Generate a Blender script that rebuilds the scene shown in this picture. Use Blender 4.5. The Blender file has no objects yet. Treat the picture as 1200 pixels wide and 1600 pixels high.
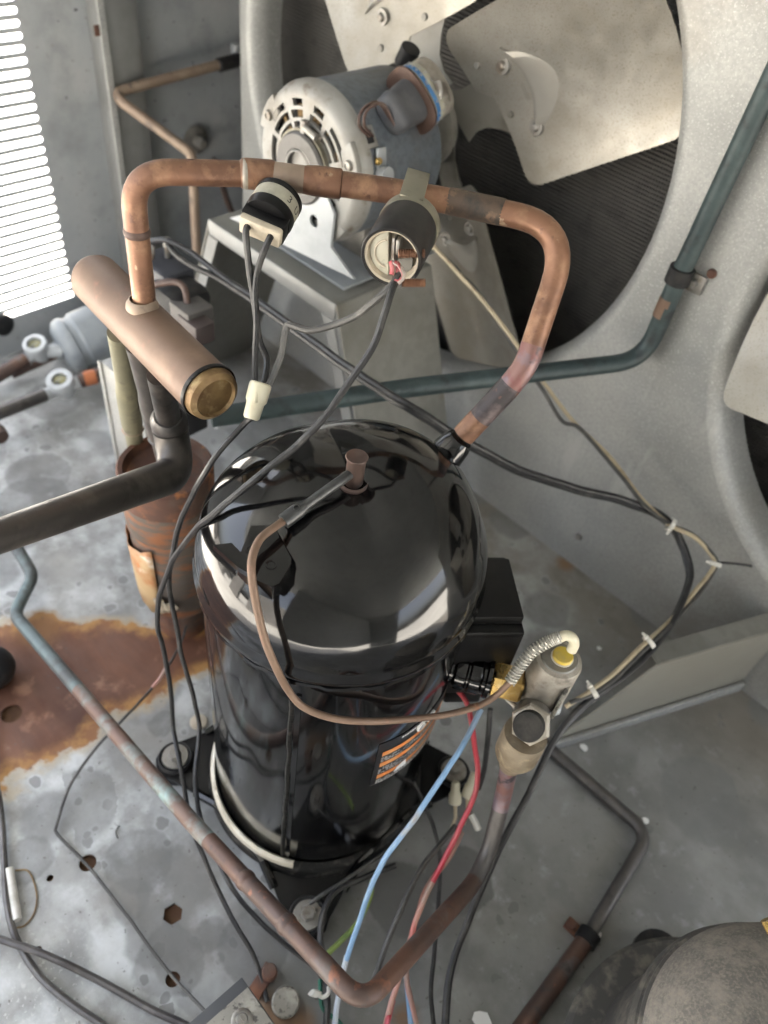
import bpy, bmesh, math, random
from mathutils import Vector, Matrix, noise
random.seed(7)
S = bpy.context.scene
COL = S.collection
rad = math.radians

# ---------------------------------------------------------------- camera
F = 1200.0                       # focal length in pixels of the 1200 x 1600 photograph
RX = Vector((0.70417396, 0.57045624, -0.42275136))
RY = Vector((0.70024030, -0.45943714, 0.54642569))
RZ = Vector((0.11748427, -0.68080628, -0.72298012))
EYE = Vector((0, 0, 0.74))
cam = bpy.data.cameras.new('camera')
cam_o = bpy.data.objects.new('camera', cam)
COL.objects.link(cam_o)
m = Matrix(((RX.x, -RX.y, -RX.z), (RY.x, -RY.y, -RY.z), (RZ.x, -RZ.y, -RZ.z))).to_4x4()
m.translation = EYE
cam_o.matrix_world = m
cam.sensor_fit = 'AUTO'
cam.sensor_width = 36
cam.lens = 27
cam.clip_start = 0.01
cam.clip_end = 200
cam.dof.use_dof = True
cam.dof.focus_distance = 0.47
cam.dof.aperture_fstop = 6.8
S.camera = cam_o

# ---------------------------------------------------------------- sky, sun, exposure
SUN_EL, SUN_ROT = rad(58), rad(-12)
w = bpy.data.worlds.new('World')
S.world = w
w.use_nodes = True
nt = w.node_tree
nt.nodes.clear()
sky = nt.nodes.new('ShaderNodeTexSky')
sky.sky_type = 'NISHITA'
sky.sun_disc = False
sky.sun_elevation = SUN_EL
sky.sun_rotation = SUN_ROT
sky.air_density = 1.0
sky.dust_density = 7.0
sky.ozone_density = 0.3
bg = nt.nodes.new('ShaderNodeBackground')
bg.inputs[1].default_value = 0.13
wo = nt.nodes.new('ShaderNodeOutputWorld')
hs = nt.nodes.new('ShaderNodeHueSaturation')
hs.inputs['Saturation'].default_value = 0.5      # hazy, bleached sky
nt.links.new(sky.outputs[0], hs.inputs['Color'])
nt.links.new(hs.outputs[0], bg.inputs[0])
nt.links.new(bg.outputs[0], wo.inputs[0])
sun = bpy.data.lights.new('sun', 'SUN')
sun.energy = 4.2
sun.angle = rad(0.5)
sun.color = (1, 0.95, 0.87)
sun_o = bpy.data.objects.new('sun', sun)
COL.objects.link(sun_o)
sdir = Vector((math.sin(SUN_ROT) * math.cos(SUN_EL), math.cos(SUN_ROT) * math.cos(SUN_EL), math.sin(SUN_EL)))
sun_o.rotation_euler = sdir.to_track_quat('Z', 'Y').to_euler()
S.view_settings.view_transform = 'Standard'
S.view_settings.look = 'None'
S.view_settings.exposure = 3.65
S.view_settings.gamma = 1
S.cycles.use_denoising = True
S.cycles.max_bounces = 10
S.cycles.diffuse_bounces = 5
S.cycles.glossy_bounces = 5
S.cycles.sample_clamp_indirect = 6
S.cycles.caustics_reflective = False
S.cycles.caustics_refractive = False

# ---------------------------------------------------------------- measuring helpers
def P(px, py, x=None, y=None, z=None, d=None):
    """Point of the place that the photograph shows at (px, py), on a known plane or at depth d."""
    v = Vector((px - 600.0, py - 800.0, F))
    r = Vector((RX.dot(v), RY.dot(v), RZ.dot(v)))
    if x is not None: s = (x - EYE.x) / r.x
    elif y is not None: s = (y - EYE.y) / r.y
    elif z is not None: s = (z - EYE.z) / r.z
    else: s = d / F
    return EYE + r * s

def PS(lst, **k):
    """list of (px,py,d) or (px,py,'z',v) -> points"""
    out = []
    for t in lst:
        if len(t) == 3: out.append(P(t[0], t[1], d=t[2]))
        else: out.append(P(t[0], t[1], **{t[2]: t[3]}))
    return out

def catmull(pts, n=6):
    out = []
    N = len(pts)
    for i in range(N - 1):
        p0 = pts[i - 1] if i else pts[0] * 2 - pts[1]
        p1, p2 = pts[i], pts[i + 1]
        p3 = pts[i + 2] if i + 2 < N else pts[-1] * 2 - pts[-2]
        for k in range(n):
            t = k / n
            a = 0.5 * ((2 * p1) + (p2 - p0) * t + (2 * p0 - 5 * p1 + 4 * p2 - p3) * t * t + (3 * p1 - p0 - 3 * p2 + p3) * t ** 3)
            out.append(a)
    out.append(pts[-1].copy())
    return out

def resample(pts, step):
    out = [pts[0]]
    for a, b in zip(pts, pts[1:]):
        L_ = (b - a).length; k = max(1, int(L_ / step))
        for i in range(1, k + 1): out.append(a.lerp(b, i / k))
    return out

def fillet(pts, r, n=8):
    out = [pts[0].copy()]
    for i in range(1, len(pts) - 1):
        a, b, c = pts[i - 1], pts[i], pts[i + 1]
        u = (a - b); v = (c - b)
        lu, lv = u.length, v.length
        rr = r[i - 1] if isinstance(r, (list, tuple)) else r
        ang = u.angle(v)
        if ang > 3.05:
            out.append(b.copy()); continue
        t = min(rr / math.tan(ang / 2), lu * .48, lv * .48)
        p0 = b + u.normalized() * t; p1 = b + v.normalized() * t
        for k in range(n + 1):
            s = k / n
            out.append(p0 * (1 - s) ** 2 + b * 2 * s * (1 - s) + p1 * s * s)
    out.append(pts[-1].copy())
    return out

# ---------------------------------------------------------------- mesh helpers
class MB:
    def __init__(self): self.v = []; self.f = []
    def add(self, v, f):
        o = len(self.v)
        self.v += [Vector(p) for p in v]
        self.f += [[i + o for i in q] for q in f]
        return self
    def tube(self, pts, r, seg=10, cap=True):
        n = len(pts)
        rs = r if isinstance(r, (list, tuple)) else [r] * n
        tang = []
        for i in range(n):
            a = pts[max(i - 1, 0)]; b = pts[min(i + 1, n - 1)]
            t = (b - a)
            tang.append(t.normalized() if t.length > 1e-9 else Vector((0, 0, 1)))
        t0 = tang[0]
        nrm = t0.orthogonal().normalized()
        V = []
        for i in range(n):
            if i:
                q = tang[i - 1].rotation_difference(tang[i])
                nrm = (q @ nrm).normalized()
            bn = tang[i].cross(nrm)
            for k in range(seg):
                a = 2 * math.pi * k / seg
                V.append(pts[i] + (nrm * math.cos(a) + bn * math.sin(a)) * rs[i])
        Fc = []
        for i in range(n - 1):
            for k in range(seg):
                k2 = (k + 1) % seg
                Fc.append([i * seg + k, i * seg + k2, (i + 1) * seg + k2, (i + 1) * seg + k])
        if cap:
            Fc.append(list(range(seg))[::-1]); Fc.append([(n - 1) * seg + k for k in range(seg)])
        return self.add(V, Fc)
    def lathe(self, prof, origin=(0, 0, 0), axis=(0, 0, 1), seg=48, a0=0, a1=360):
        """prof: list of (r, h) along axis"""
        ax = Vector(axis).normalized(); o = Vector(origin)
        e1 = Vector((1, 0, 0)) if abs(ax.z) > .99 else Vector((0, 0, 1)).cross(ax).normalized()
        e2 = ax.cross(e1)
        full = abs(a1 - a0) > 359.9
        ns = seg if full else seg + 1
        V = []; idx = []
        for r, h in prof:
            if r < 1e-7:
                idx.append([len(V)] * ns); V.append(o + ax * h)
            else:
                row = []
                for k in range(ns):
                    a = rad(a0 + (a1 - a0) * k / seg)
                    row.append(len(V)); V.append(o + ax * h + (e1 * math.cos(a) + e2 * math.sin(a)) * r)
                idx.append(row)
        Fc = []
        for i in range(len(prof) - 1):
            for k in range(seg):
                k2 = (k + 1) % ns
                q = [idx[i][k], idx[i][k2], idx[i + 1][k2], idx[i + 1][k]]
                u = []
                for t in q:
                    if t not in u: u.append(t)
                if len(u) > 2: Fc.append(u)
        return self.add(V, Fc)
    def box(self, c, size, ex=None, ey=None, ez=None, bev=0):
        ex = Vector(ex or (1, 0, 0)).normalized(); ey = Vector(ey or (0, 1, 0)).normalized()
        ez = Vector(ez).normalized() if ez else ex.cross(ey).normalized()
        bm = bmesh.new()
        bmesh.ops.create_cube(bm, size=1)
        for v in bm.verts: v.co = Vector((v.co.x * size[0], v.co.y * size[1], v.co.z * size[2]))
        if bev: bmesh.ops.bevel(bm, geom=bm.edges[:], offset=bev, segments=2, affect='EDGES', profile=.5)
        bm.verts.index_update()
        c = Vector(c)
        V = [c + ex * v.co.x + ey * v.co.y + ez * v.co.z for v in bm.verts]
        Fc = [[v.index for v in f.verts] for f in bm.faces]
        bm.free()
        return self.add(V, Fc)
    def prism(self, poly, n, t, bev=0):
        """poly: list of coplanar points, thickened by t along n"""
        n = Vector(n).normalized()
        bm = bmesh.new()
        vs = [bm.verts.new(p) for p in poly]
        f = bm.faces.new(vs)
        r = bmesh.ops.extrude_face_region(bm, geom=[f])
        for e in r['geom']:
            if isinstance(e, bmesh.types.BMVert): e.co += n * t
        bmesh.ops.recalc_face_normals(bm, faces=bm.faces[:])
        if bev: bmesh.ops.bevel(bm, geom=bm.edges[:], offset=bev, segments=2, affect='EDGES', profile=.5)
        bm.verts.index_update()
        V = [v.co.copy() for v in bm.verts]; Fc = [[v.index for v in q.verts] for q in bm.faces]
        bm.free()
        return self.add(V, Fc)
    def thicken(self, off):
        """close an open sheet with a second skin and a rim"""
        n = len(self.v); cnt = {}
        for q in self.f:
            for a, b in zip(q, q[1:] + q[:1]): cnt[(min(a, b), max(a, b))] = cnt.get((min(a, b), max(a, b)), 0) + 1
        rim = [[a, b, b + n, a + n] for (a, b), c in cnt.items() if c == 1]
        self.v += [p + off for p in self.v]
        self.f += [[i + n for i in q][::-1] for q in self.f] + rim
        return self
    def build(self, name, mat, parent=None, sharp=35, label=None):
        me = bpy.data.meshes.new(name)
        off = Vector((0, 0, 0))
        root = parent
        while root is not None and root.parent is not None: root = root.parent
        if root is not None and root.name not in LOCAL: off = base_of(parent)
        me.from_pydata([tuple(p - off) for p in self.v], [], self.f)
        bm = bmesh.new(); bm.from_mesh(me)
        bmesh.ops.recalc_face_normals(bm, faces=bm.faces[:])
        bm.to_mesh(me); bm.free()
        me.materials.append(mat)
        for p in me.polygons: p.use_smooth = True
        me.set_sharp_from_angle(angle=rad(sharp))
        o = bpy.data.objects.new(name, me)
        COL.objects.link(o)
        if parent: o.parent = parent
        if label: o['label'] = label
        return o

LOCAL = set()
def base_of(o):
    b = Vector((0, 0, 0))
    while o is not None:
        b += o.location; o = o.parent
    return b

def thing(name, label, cat, loc=(0, 0, 0), group=None, local=False):
    """Empty at the base of a thing; parts are written in place coordinates unless local"""
    o = bpy.data.objects.new(name, None)
    o.location = loc
    if local: LOCAL.add(o.name)
    o.empty_display_size = .01
    COL.objects.link(o)
    o['label'] = label; o['category'] = cat
    if group: o['group'] = group
    return o

def tag(o, label, cat, group=None):
    o['label'] = label; o['category'] = cat
    if group: o['group'] = group
    return o

def struct(o, kind='structure'):
    o['kind'] = kind
    return o

def copy_of(src, loc=None, parent=None, rot=None):
    c = src.copy(); COL.objects.link(c)
    if parent: c.parent = parent
    if loc is not None: c.location = loc
    if rot is not None: c.rotation_euler = rot
    return c

def sheet_with_holes(name, outline, holes, to3, thick, mat, parent=None):
    """flat sheet (2-D curve fill, so the holes are real openings)"""
    cu = bpy.data.curves.new(name, 'CURVE'); cu.dimensions = '2D'; cu.fill_mode = 'BOTH'; cu.extrude = thick / 2
    for poly in [outline] + holes:
        sp = cu.splines.new('POLY'); sp.points.add(len(poly) - 1)
        for q, p in zip(sp.points, poly): q.co = (p[0], p[1], 0, 1)
        sp.use_cyclic_u = True
    t = bpy.data.objects.new('tmp', cu); COL.objects.link(t)
    dg = bpy.context.evaluated_depsgraph_get()
    me = bpy.data.meshes.new_from_object(t.evaluated_get(dg))
    bpy.data.objects.remove(t); bpy.data.curves.remove(cu)
    off = base_of(parent) if parent is not None and parent.name not in LOCAL else Vector((0, 0, 0))
    for v in me.vertices: v.co = to3(v.co.x, v.co.y, v.co.z) - off
    me.materials.clear(); me.materials.append(mat); me.name = name
    bm = bmesh.new(); bm.from_mesh(me)
    bmesh.ops.recalc_face_normals(bm, faces=bm.faces[:]); bm.to_mesh(me); bm.free()
    o = bpy.data.objects.new(name, me); COL.objects.link(o)
    if parent: o.parent = parent
    return o

def circ(cx, cy, r, n=64, rot=0): return [(cx + r * math.cos(2 * math.pi * k / n + rot), cy + r * math.sin(2 * math.pi * k / n + rot)) for k in range(n)]

def text_pts(s, size):
    cu = bpy.data.curves.new('t', 'FONT'); cu.body = s; cu.size = size; cu.align_x = 'CENTER'; cu.align_y = 'CENTER'
    t = bpy.data.objects.new('t', cu); COL.objects.link(t)
    dg = bpy.context.evaluated_depsgraph_get()
    me = bpy.data.meshes.new_from_object(t.evaluated_get(dg))
    V = [v.co.copy() for v in me.vertices]; Fc = [list(p.vertices) for p in me.polygons]
    bpy.data.objects.remove(t); bpy.data.curves.remove(cu); bpy.data.meshes.remove(me)
    return V, Fc

# ---------------------------------------------------------------- materials
def nn(t, k, **kw):
    n = t.nodes.new(k)
    for a, b in kw.items(): setattr(n, a, b)
    return n

def M(name, col, rough=.5, metal=0, var=(), bump=None, coat=0, rvar=0, spec=.5, rscale=60):
    """Principled material; var = list of (colour, noise scale, low, high, detail[, stretch]) layers."""
    m = bpy.data.materials.new(name); m.use_nodes = True
    t = m.node_tree; b = t.nodes['Principled BSDF']; L = t.links
    tc = nn(t, 'ShaderNodeTexCoord')
    b.inputs['Roughness'].default_value = rough; b.inputs['Metallic'].default_value = metal
    b.inputs['Specular IOR Level'].default_value = spec
    b.inputs['Coat Weight'].default_value = coat
    b.inputs['Coat Roughness'].default_value = .03
    b.inputs['Base Color'].default_value = (*col, 1)
    cur = None
    for i, vv in enumerate(var):
        c, sc, lo, hi, det = vv[:5]
        st = vv[5] if len(vv) > 5 else (1, 1, 1)
        mp = nn(t, 'ShaderNodeMapping'); mp.inputs['Scale'].default_value = st
        mp.inputs['Location'].default_value = (i * 3.7, i * 1.3, i * .9)
        L.new(tc.outputs['Object'], mp.inputs[0])
        n = nn(t, 'ShaderNodeTexNoise'); n.inputs['Scale'].default_value = sc; n.inputs['Detail'].default_value = det
        n.inputs['Roughness'].default_value = .6
        L.new(mp.outputs[0], n.inputs['Vector'])
        mr = nn(t, 'ShaderNodeMapRange'); mr.inputs[1].default_value = lo; mr.inputs[2].default_value = hi
        L.new(n.outputs['Fac'], mr.inputs[0])
        mx = nn(t, 'ShaderNodeMix', data_type='RGBA')
        L.new(mr.outputs[0], mx.inputs[0])
        if cur is None: mx.inputs[6].default_value = (*col, 1)
        else: L.new(cur, mx.inputs[6])
        mx.inputs[7].default_value = (*c, 1)
        cur = mx.outputs[2]
    if cur is not None: L.new(cur, b.inputs['Base Color'])
    if rvar:
        n = nn(t, 'ShaderNodeTexNoise'); n.inputs['Scale'].default_value = rscale; n.inputs['Detail'].default_value = 4
        L.new(tc.outputs['Object'], n.inputs['Vector'])
        mr = nn(t, 'ShaderNodeMapRange'); mr.inputs[1].default_value = .3; mr.inputs[2].default_value = .7
        mr.inputs[3].default_value = max(0, rough - rvar); mr.inputs[4].default_value = rough + rvar
        L.new(n.outputs['Fac'], mr.inputs[0]); L.new(mr.outputs[0], b.inputs['Roughness'])
    if bump:
        n = nn(t, 'ShaderNodeTexNoise'); n.inputs['Scale'].default_value = bump[0]; n.inputs['Detail'].default_value = bump[2] if len(bump) > 2 else 3
        L.new(tc.outputs['Object'], n.inputs['Vector'])
        bp = nn(t, 'ShaderNodeBump'); bp.inputs['Strength'].default_value = bump[1]; bp.inputs['Distance'].default_value = .001
        L.new(n.outputs['Fac'], bp.inputs['Height']); L.new(bp.outputs[0], b.inputs['Normal'])
        if coat: L.new(bp.outputs[0], b.inputs['Coat Normal'])
    return m

def sRGB(r, g, b):
    f = lambda c: (c / 255 / 12.92) if c < 10 else ((c / 255 + .055) / 1.055) ** 2.4
    return (f(r), f(g), f(b))

COPPER = M('aged_copper', (.235, .122, .074), .44, .45, [((.15, .078, .05), 22, .42, .62, 7, (1, 1, 1.6)), ((.33, .19, .115), 60, .5, .7, 5), ((.13, .07, .05), 150, .6, .7, 4), ((.42, .30, .20), 90, .68, .74, 3)], (300, .05), rvar=.1)
COPPER_HDR = M('dull_copper', (.19, .125, .086), .56, .28, [((.14, .086, .06), 12, .4, .65, 6), ((.25, .165, .115), 25, .5, .72, 5), ((.24, .13, .09), 90, .6, .75, 3)], (400, .05))
COPPER_OLD = M('oxidised_copper', (.088, .058, .048), .5, .35, [((.15, .082, .058), 18, .48, .66, 6), ((.13, .125, .12), 22, .56, .68, 4), ((.24, .105, .065), 40, .64, .70, 4), ((.06, .05, .05), 60, .58, .7, 3)], (250, .08), rvar=.12)
COPPER_GREEN = M('verdigris_copper', (.15, .10, .08), .55, .3, [((.22, .30, .29), 25, .45, .6, 5), ((.15, .095, .075), 16, .5, .66, 5), ((.07, .07, .07), 30, .56, .7, 3)], (250, .1))
COPPER_BLUE = M('heat_tinted_copper', (.21, .115, .10), .45, .4, [((.19, .15, .175), 40, .45, .58, 4), ((.20, .09, .085), 60, .52, .62, 3), ((.05, .045, .05), 50, .58, .64, 3)], (250, .1))
PIPE_GREY = M('tarnished_pipe', (.085, .08, .077), .42, .4, [((.13, .12, .11), 35, .45, .65, 5), ((.05, .045, .045), 30, .55, .7, 4)], (250, .1), rvar=.1)
PIPE_OLIVE = M('olive_tarnished_pipe', (.20, .19, .13), .55, .3, [((.27, .25, .16), 30, .45, .65, 5), ((.10, .09, .07), 40, .55, .7, 4)], (250, .1))
PIPE_TAN = M('tan_tarnished_pipe', (.27, .20, .15), .5, .35, [((.36, .28, .21), 25, .45, .65, 4), ((.13, .10, .085), 40, .58, .7, 4)], (250, .08))
PIPE_GREEN = M('dark_green_coated_pipe', (.028, .045, .047), .5, .1, [((.05, .075, .075), 30, .45, .65, 4), ((.015, .02, .022), 50, .55, .7, 3)], (200, .08))
BRASS = M('brass', (.50, .34, .12), .32, .85, [((.32, .20, .07), 60, .5, .65, 4), ((.55, .42, .22), 90, .55, .7, 4)], (350, .12), rvar=.12)
BRASS_DULL = M('dull_brass', (.25, .165, .075), .5, .5, [((.16, .095, .045), 50, .42, .62, 6), ((.34, .25, .13), 120, .54, .7, 4)], (350, .1))
TIN = M('dusty_tinned_steel', (.36, .33, .28), .45, .45, [((.46, .43, .38), 80, .45, .65, 6), ((.16, .14, .12), 60, .55, .7, 5)], (400, .15), rvar=.12)
GALV = M('galvanised_sheet', (.335, .34, .325), .5, .25, [((.40, .40, .38), 260, .42, .58, 3), ((.27, .275, .265), 5, .42, .66, 6), ((.45, .45, .435), 520, .58, .66, 2), ((.24, .22, .19), 3.5, .58, .75, 7), ((.42, .42, .40), 22, .62, .72, 6, (1, 1, .25))], (300, .06), rvar=.12, rscale=300)
GALV_D = M('stand_sheet', (.27, .265, .235), .5, .25, [((.32, .31, .28), 60, .42, .6, 4), ((.22, .215, .19), 8, .45, .65, 5), ((.18, .15, .12), 14, .6, .75, 6)], (300, .05), rvar=.12)
WALL = M('dark_grey_wall', (.34, .36, .37), .5, .15, [((.42, .43, .43), 8, .45, .7, 6), ((.26, .275, .28), 14, .5, .7, 5), ((.28, .28, .27), 120, .64, .7, 3), ((.05, .05, .05), 70, .67, .71, 3)], (200, .08))
POST = M('post_sheet', (.25, .255, .25), .45, .3, [((.19, .19, .185), 10, .45, .65, 6)], (300, .05))
SLAT = M('louvre_slat', (.30, .30, .29), .5, .2, [((.22, .22, .21), 20, .5, .7, 3)])
BLADE = M('fan_blade_aluminium', (.31, .295, .262), .40, .55, [((.38, .365, .33), 10, .45, .65, 4), ((.23, .205, .16), 7, .45, .72, 7), ((.215, .19, .15), 750, .56, .66, 3), ((.14, .105, .07), 6, .64, .76, 8)], (500, .08), rvar=.1)
SPIDER = M('fan_spider_steel', (.24, .23, .205), .5, .4, [((.17, .155, .13), 20, .5, .7, 4)], (400, .06))
COIL = M('coil_fins', (.085, .082, .077), .6, .2, [((.11, .105, .097), 25, .5, .7, 5)])
COIL_T = M('coil_tube', (.10, .096, .09), .55, .3, [((.03, .03, .03), 40, .5, .7, 5), ((.11, .105, .095), 90, .58, .7, 4)])
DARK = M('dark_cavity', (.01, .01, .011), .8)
BLACKPAINT = M('gloss_black_paint', (.0035, .0035, .0038), .10, 0, [((.007, .0068, .0065), 30, .5, .7, 6)], (60, .05, 3), coat=.18, spec=.42, rvar=.04)
BLACKPL = M('black_plastic', (.006, .006, .0065), .32, 0, [((.010, .010, .0095), 40, .5, .7, 5)], (200, .05), spec=.22)
RUBBER = M('black_rubber', (.015, .015, .016), .5, 0, [((.035, .033, .031), 60, .5, .68, 4)], (200, .12), spec=.25)
CASING = M('scuffed_black_casing', (.011, .0105, .0105), .4, 0, [((.025, .022, .020), 40, .52, .66, 5)], (200, .08), spec=.3)
BOOT = M('grey_rubber_boot', (.075, .078, .085), .55, 0, [((.10, .10, .105), 40, .5, .65, 4)], (200, .05))
HEAT_SHRINK = M('heat_shrink_sleeve', (.035, .036, .036), .33, 0, [((.06, .06, .058), 50, .5, .7, 4)])
WIREB = M('black_wire', (.017, .017, .018), .42, 0, [((.055, .053, .05), 70, .52, .7, 4)], (200, .08))
WIREG = M('dusty_grey_wire', (.05, .049, .046), .5, 0, [((.11, .105, .095), 60, .5, .7, 4), ((.03, .03, .03), 40, .58, .7, 3)])
WIRETAN = M('tan_wire', (.48, .40, .27), .5, 0, [((.33, .26, .17), 60, .5, .7, 4)])
WIREBR = M('brown_wire', (.06, .033, .026), .45, 0, [((.11, .07, .055), 60, .5, .7, 4)])
WIRERED = M('red_wire', (.36, .028, .045), .35, 0, [((.45, .10, .10), 25, .52, .7, 4)])
WIREPINK = M('faded_red_wire', (.40, .20, .16), .45, 0, [((.30, .22, .18), 40, .45, .65, 5), ((.45, .12, .10), 30, .58, .7, 3)])
WIREBLUE = M('blue_wire', (.20, .34, .52), .38, 0, [((.33, .42, .53), 18, .5, .65, 4), ((.33, .30, .25), 14, .62, .7, 3)])
WIREPALE = M('pale_blue_wire', (.40, .44, .48), .4, 0, [((.3, .33, .36), 40, .5, .7, 3)])
WIREGRN = M('green_yellow_wire', (.22, .30, .07), .45, 0, [((.12, .2, .06), 40, .5, .65, 3)])
WIREDGRN = M('dark_green_wire', (.02, .13, .09), .4)
NYLON = M('cream_nylon', (.60, .56, .42), .35, 0, [((.45, .40, .28), 50, .55, .7, 4)], (150, .05), spec=.5)
WHITEPL = M('white_plastic', (.66, .64, .58), .4, 0, [((.5, .48, .42), 50, .55, .7, 3)])
CREAM = M('cream_block', (.50, .44, .34), .5, 0, [((.38, .32, .24), 60, .5, .7, 5)], (200, .1))
LABELP = M('worn_paper_label', (.45, .43, .34), .5, 0, [((.33, .31, .25), 50, .48, .66, 5), ((.13, .12, .10), 80, .62, .72, 4)], (200, .05))
YELLOW = M('yellow_plastic', (.62, .45, .06), .45, 0, [((.5, .38, .12), 80, .5, .7, 4)])
SPRING = M('spring_wire', (.50, .48, .43), .35, .5)
MOTORB = M('blue_grey_motor_paint', (.125, .145, .165), .5, .1, [((.095, .108, .122), 160, .45, .6, 4), ((.13, .14, .15), 300, .6, .68, 3), ((.11, .105, .10), 12, .58, .7, 4)], (400, .1))
MOTORW = M('pale_cast_end_bell', (.30, .295, .275), .5, .15, [((.22, .205, .18), 25, .46, .68, 6), ((.14, .11, .08), 55, .58, .72, 6)], (300, .12))
MOTORG = M('grey_steel_boss', (.22, .21, .19), .45, .4, [((.14, .13, .12), 40, .5, .7, 4)], (300, .05))
BRACKET = M('zinc_bracket', (.42, .44, .45), .42, .3, [((.34, .36, .37), 25, .45, .65, 5)], (300, .05))
CLIP = M('olive_steel_clip', (.22, .205, .155), .42, .5, [((.17, .155, .115), 60, .5, .65, 4)])
STEEL = M('weathered_steel', (.28, .27, .25), .42, .6, [((.18, .15, .12), 70, .5, .66, 5)], (300, .1))
RUST = M('rusty_steel', (.085, .042, .03), .8, .05, [((.15, .065, .035), 30, .45, .6, 6), ((.10, .075, .06), 20, .5, .65, 5), ((.33, .13, .045), 45, .6, .7, 4)], (160, .3, 6))
RUST_BAND = M('rust_and_grey_shell', (.085, .07, .058), .75, .05, [((.20, .08, .035), 26, .48, .6, 6, (1, 1, 3.5)), ((.09, .08, .075), 40, .55, .7, 5, (1, 1, 2))], (160, .3, 6))
OLDLABEL = M('tan_torn_sticker', (.40, .28, .15), .6, 0, [((.34, .12, .035), 14, .44, .56, 5), ((.60, .55, .45), 20, .6, .68, 4)], (160, .1))
ORANGE_RUST = M('orange_rust', (.42, .15, .05), .7, 0, [((.28, .08, .03), 40, .5, .62, 5), ((.5, .25, .1), 30, .6, .7, 4)], (160, .2))
DRIER = M('grey_enamel', (.30, .325, .34), .4, 0, [((.22, .24, .25), 20, .5, .7, 5)], (200, .04))
PALE = M('pale_cast_fitting', (.50, .52, .53), .45, .2, [((.36, .38, .38), 40, .5, .7, 4)], (200, .1))
GLASS_Y = M('sight_glass_lens', (.16, .15, .05), .15, 0, [((.05, .05, .03), 60, .5, .6, 3)], coat=.5)
DUSTY = M('dust_covered_dome', (.14, .13, .118), .85, 0, [((.235, .215, .185), 70, .45, .62, 8), ((.10, .095, .085), 11, .52, .7, 8), ((.25, .225, .185), 500, .45, .7, 4)], (420, .3, 8))
DUSTY_RIM = M('dusty_black_rim', (.06, .058, .054), .7, 0, [((.16, .145, .12), 60, .5, .66, 6)], (200, .2))
SPECK = M('speckled_plate', (.30, .285, .245), .55, .3, [((.12, .11, .10), 170, .54, .6, 4), ((.42, .40, .35), 60, .55, .7, 4)], (250, .15))
BAND = M('pale_seal_strip', (.60, .55, .44), .4, .1, [((.65, .62, .54), 30, .5, .65, 4), ((.22, .18, .12), 60, .6, .7, 5)], (200, .12))
ORANGE_INK = M('orange_print', (.55, .19, .05), .5, 0, [((.50, .28, .12), 90, .5, .65, 3)])
GREY_INK = M('grey_print', (.36, .36, .36), .5)
WHITE_INK = M('white_print', (.72, .72, .72), .5)
BLACK_INK = M('marker_ink', (.02, .02, .025), .6)
BLUE_INK = M('blue_print', (.06, .19, .42), .5, 0, [((.10, .26, .5), 60, .5, .65, 3)])
STICKER = M('black_sticker', (.012, .012, .013), .35)
REDBUTT = M('red_tape', (.48, .09, .10), .5, 0, [((.55, .25, .24), 90, .5, .66, 3)])
PINKISH = M('grey_pink_flap', (.45, .38, .34), .5)
WHITE_SPOT = M('white_light_spot', (.82, .82, .80), .6)
BROWN = M('brown_insulation', (.085, .042, .02), .9, 0, [((.13, .07, .03), 60, .5, .7, 4)])
ROOFTOP = M('rooftop_membrane', (.56, .54, .49), .7, 0, [((.42, .40, .36), .7, .45, .7, 5)])
SEAMBLK = M('dull_black_weld', (.006, .006, .006), .38, 0, [((.035, .033, .029), 120, .54, .64, 4)], (160, .5, 5), spec=.25)
PLATE = M('black_plate_paint', (.004, .004, .0042), .3, 0, [((.012, .0115, .011), 30, .52, .7, 6)], (120, .15), spec=.18)

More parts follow.
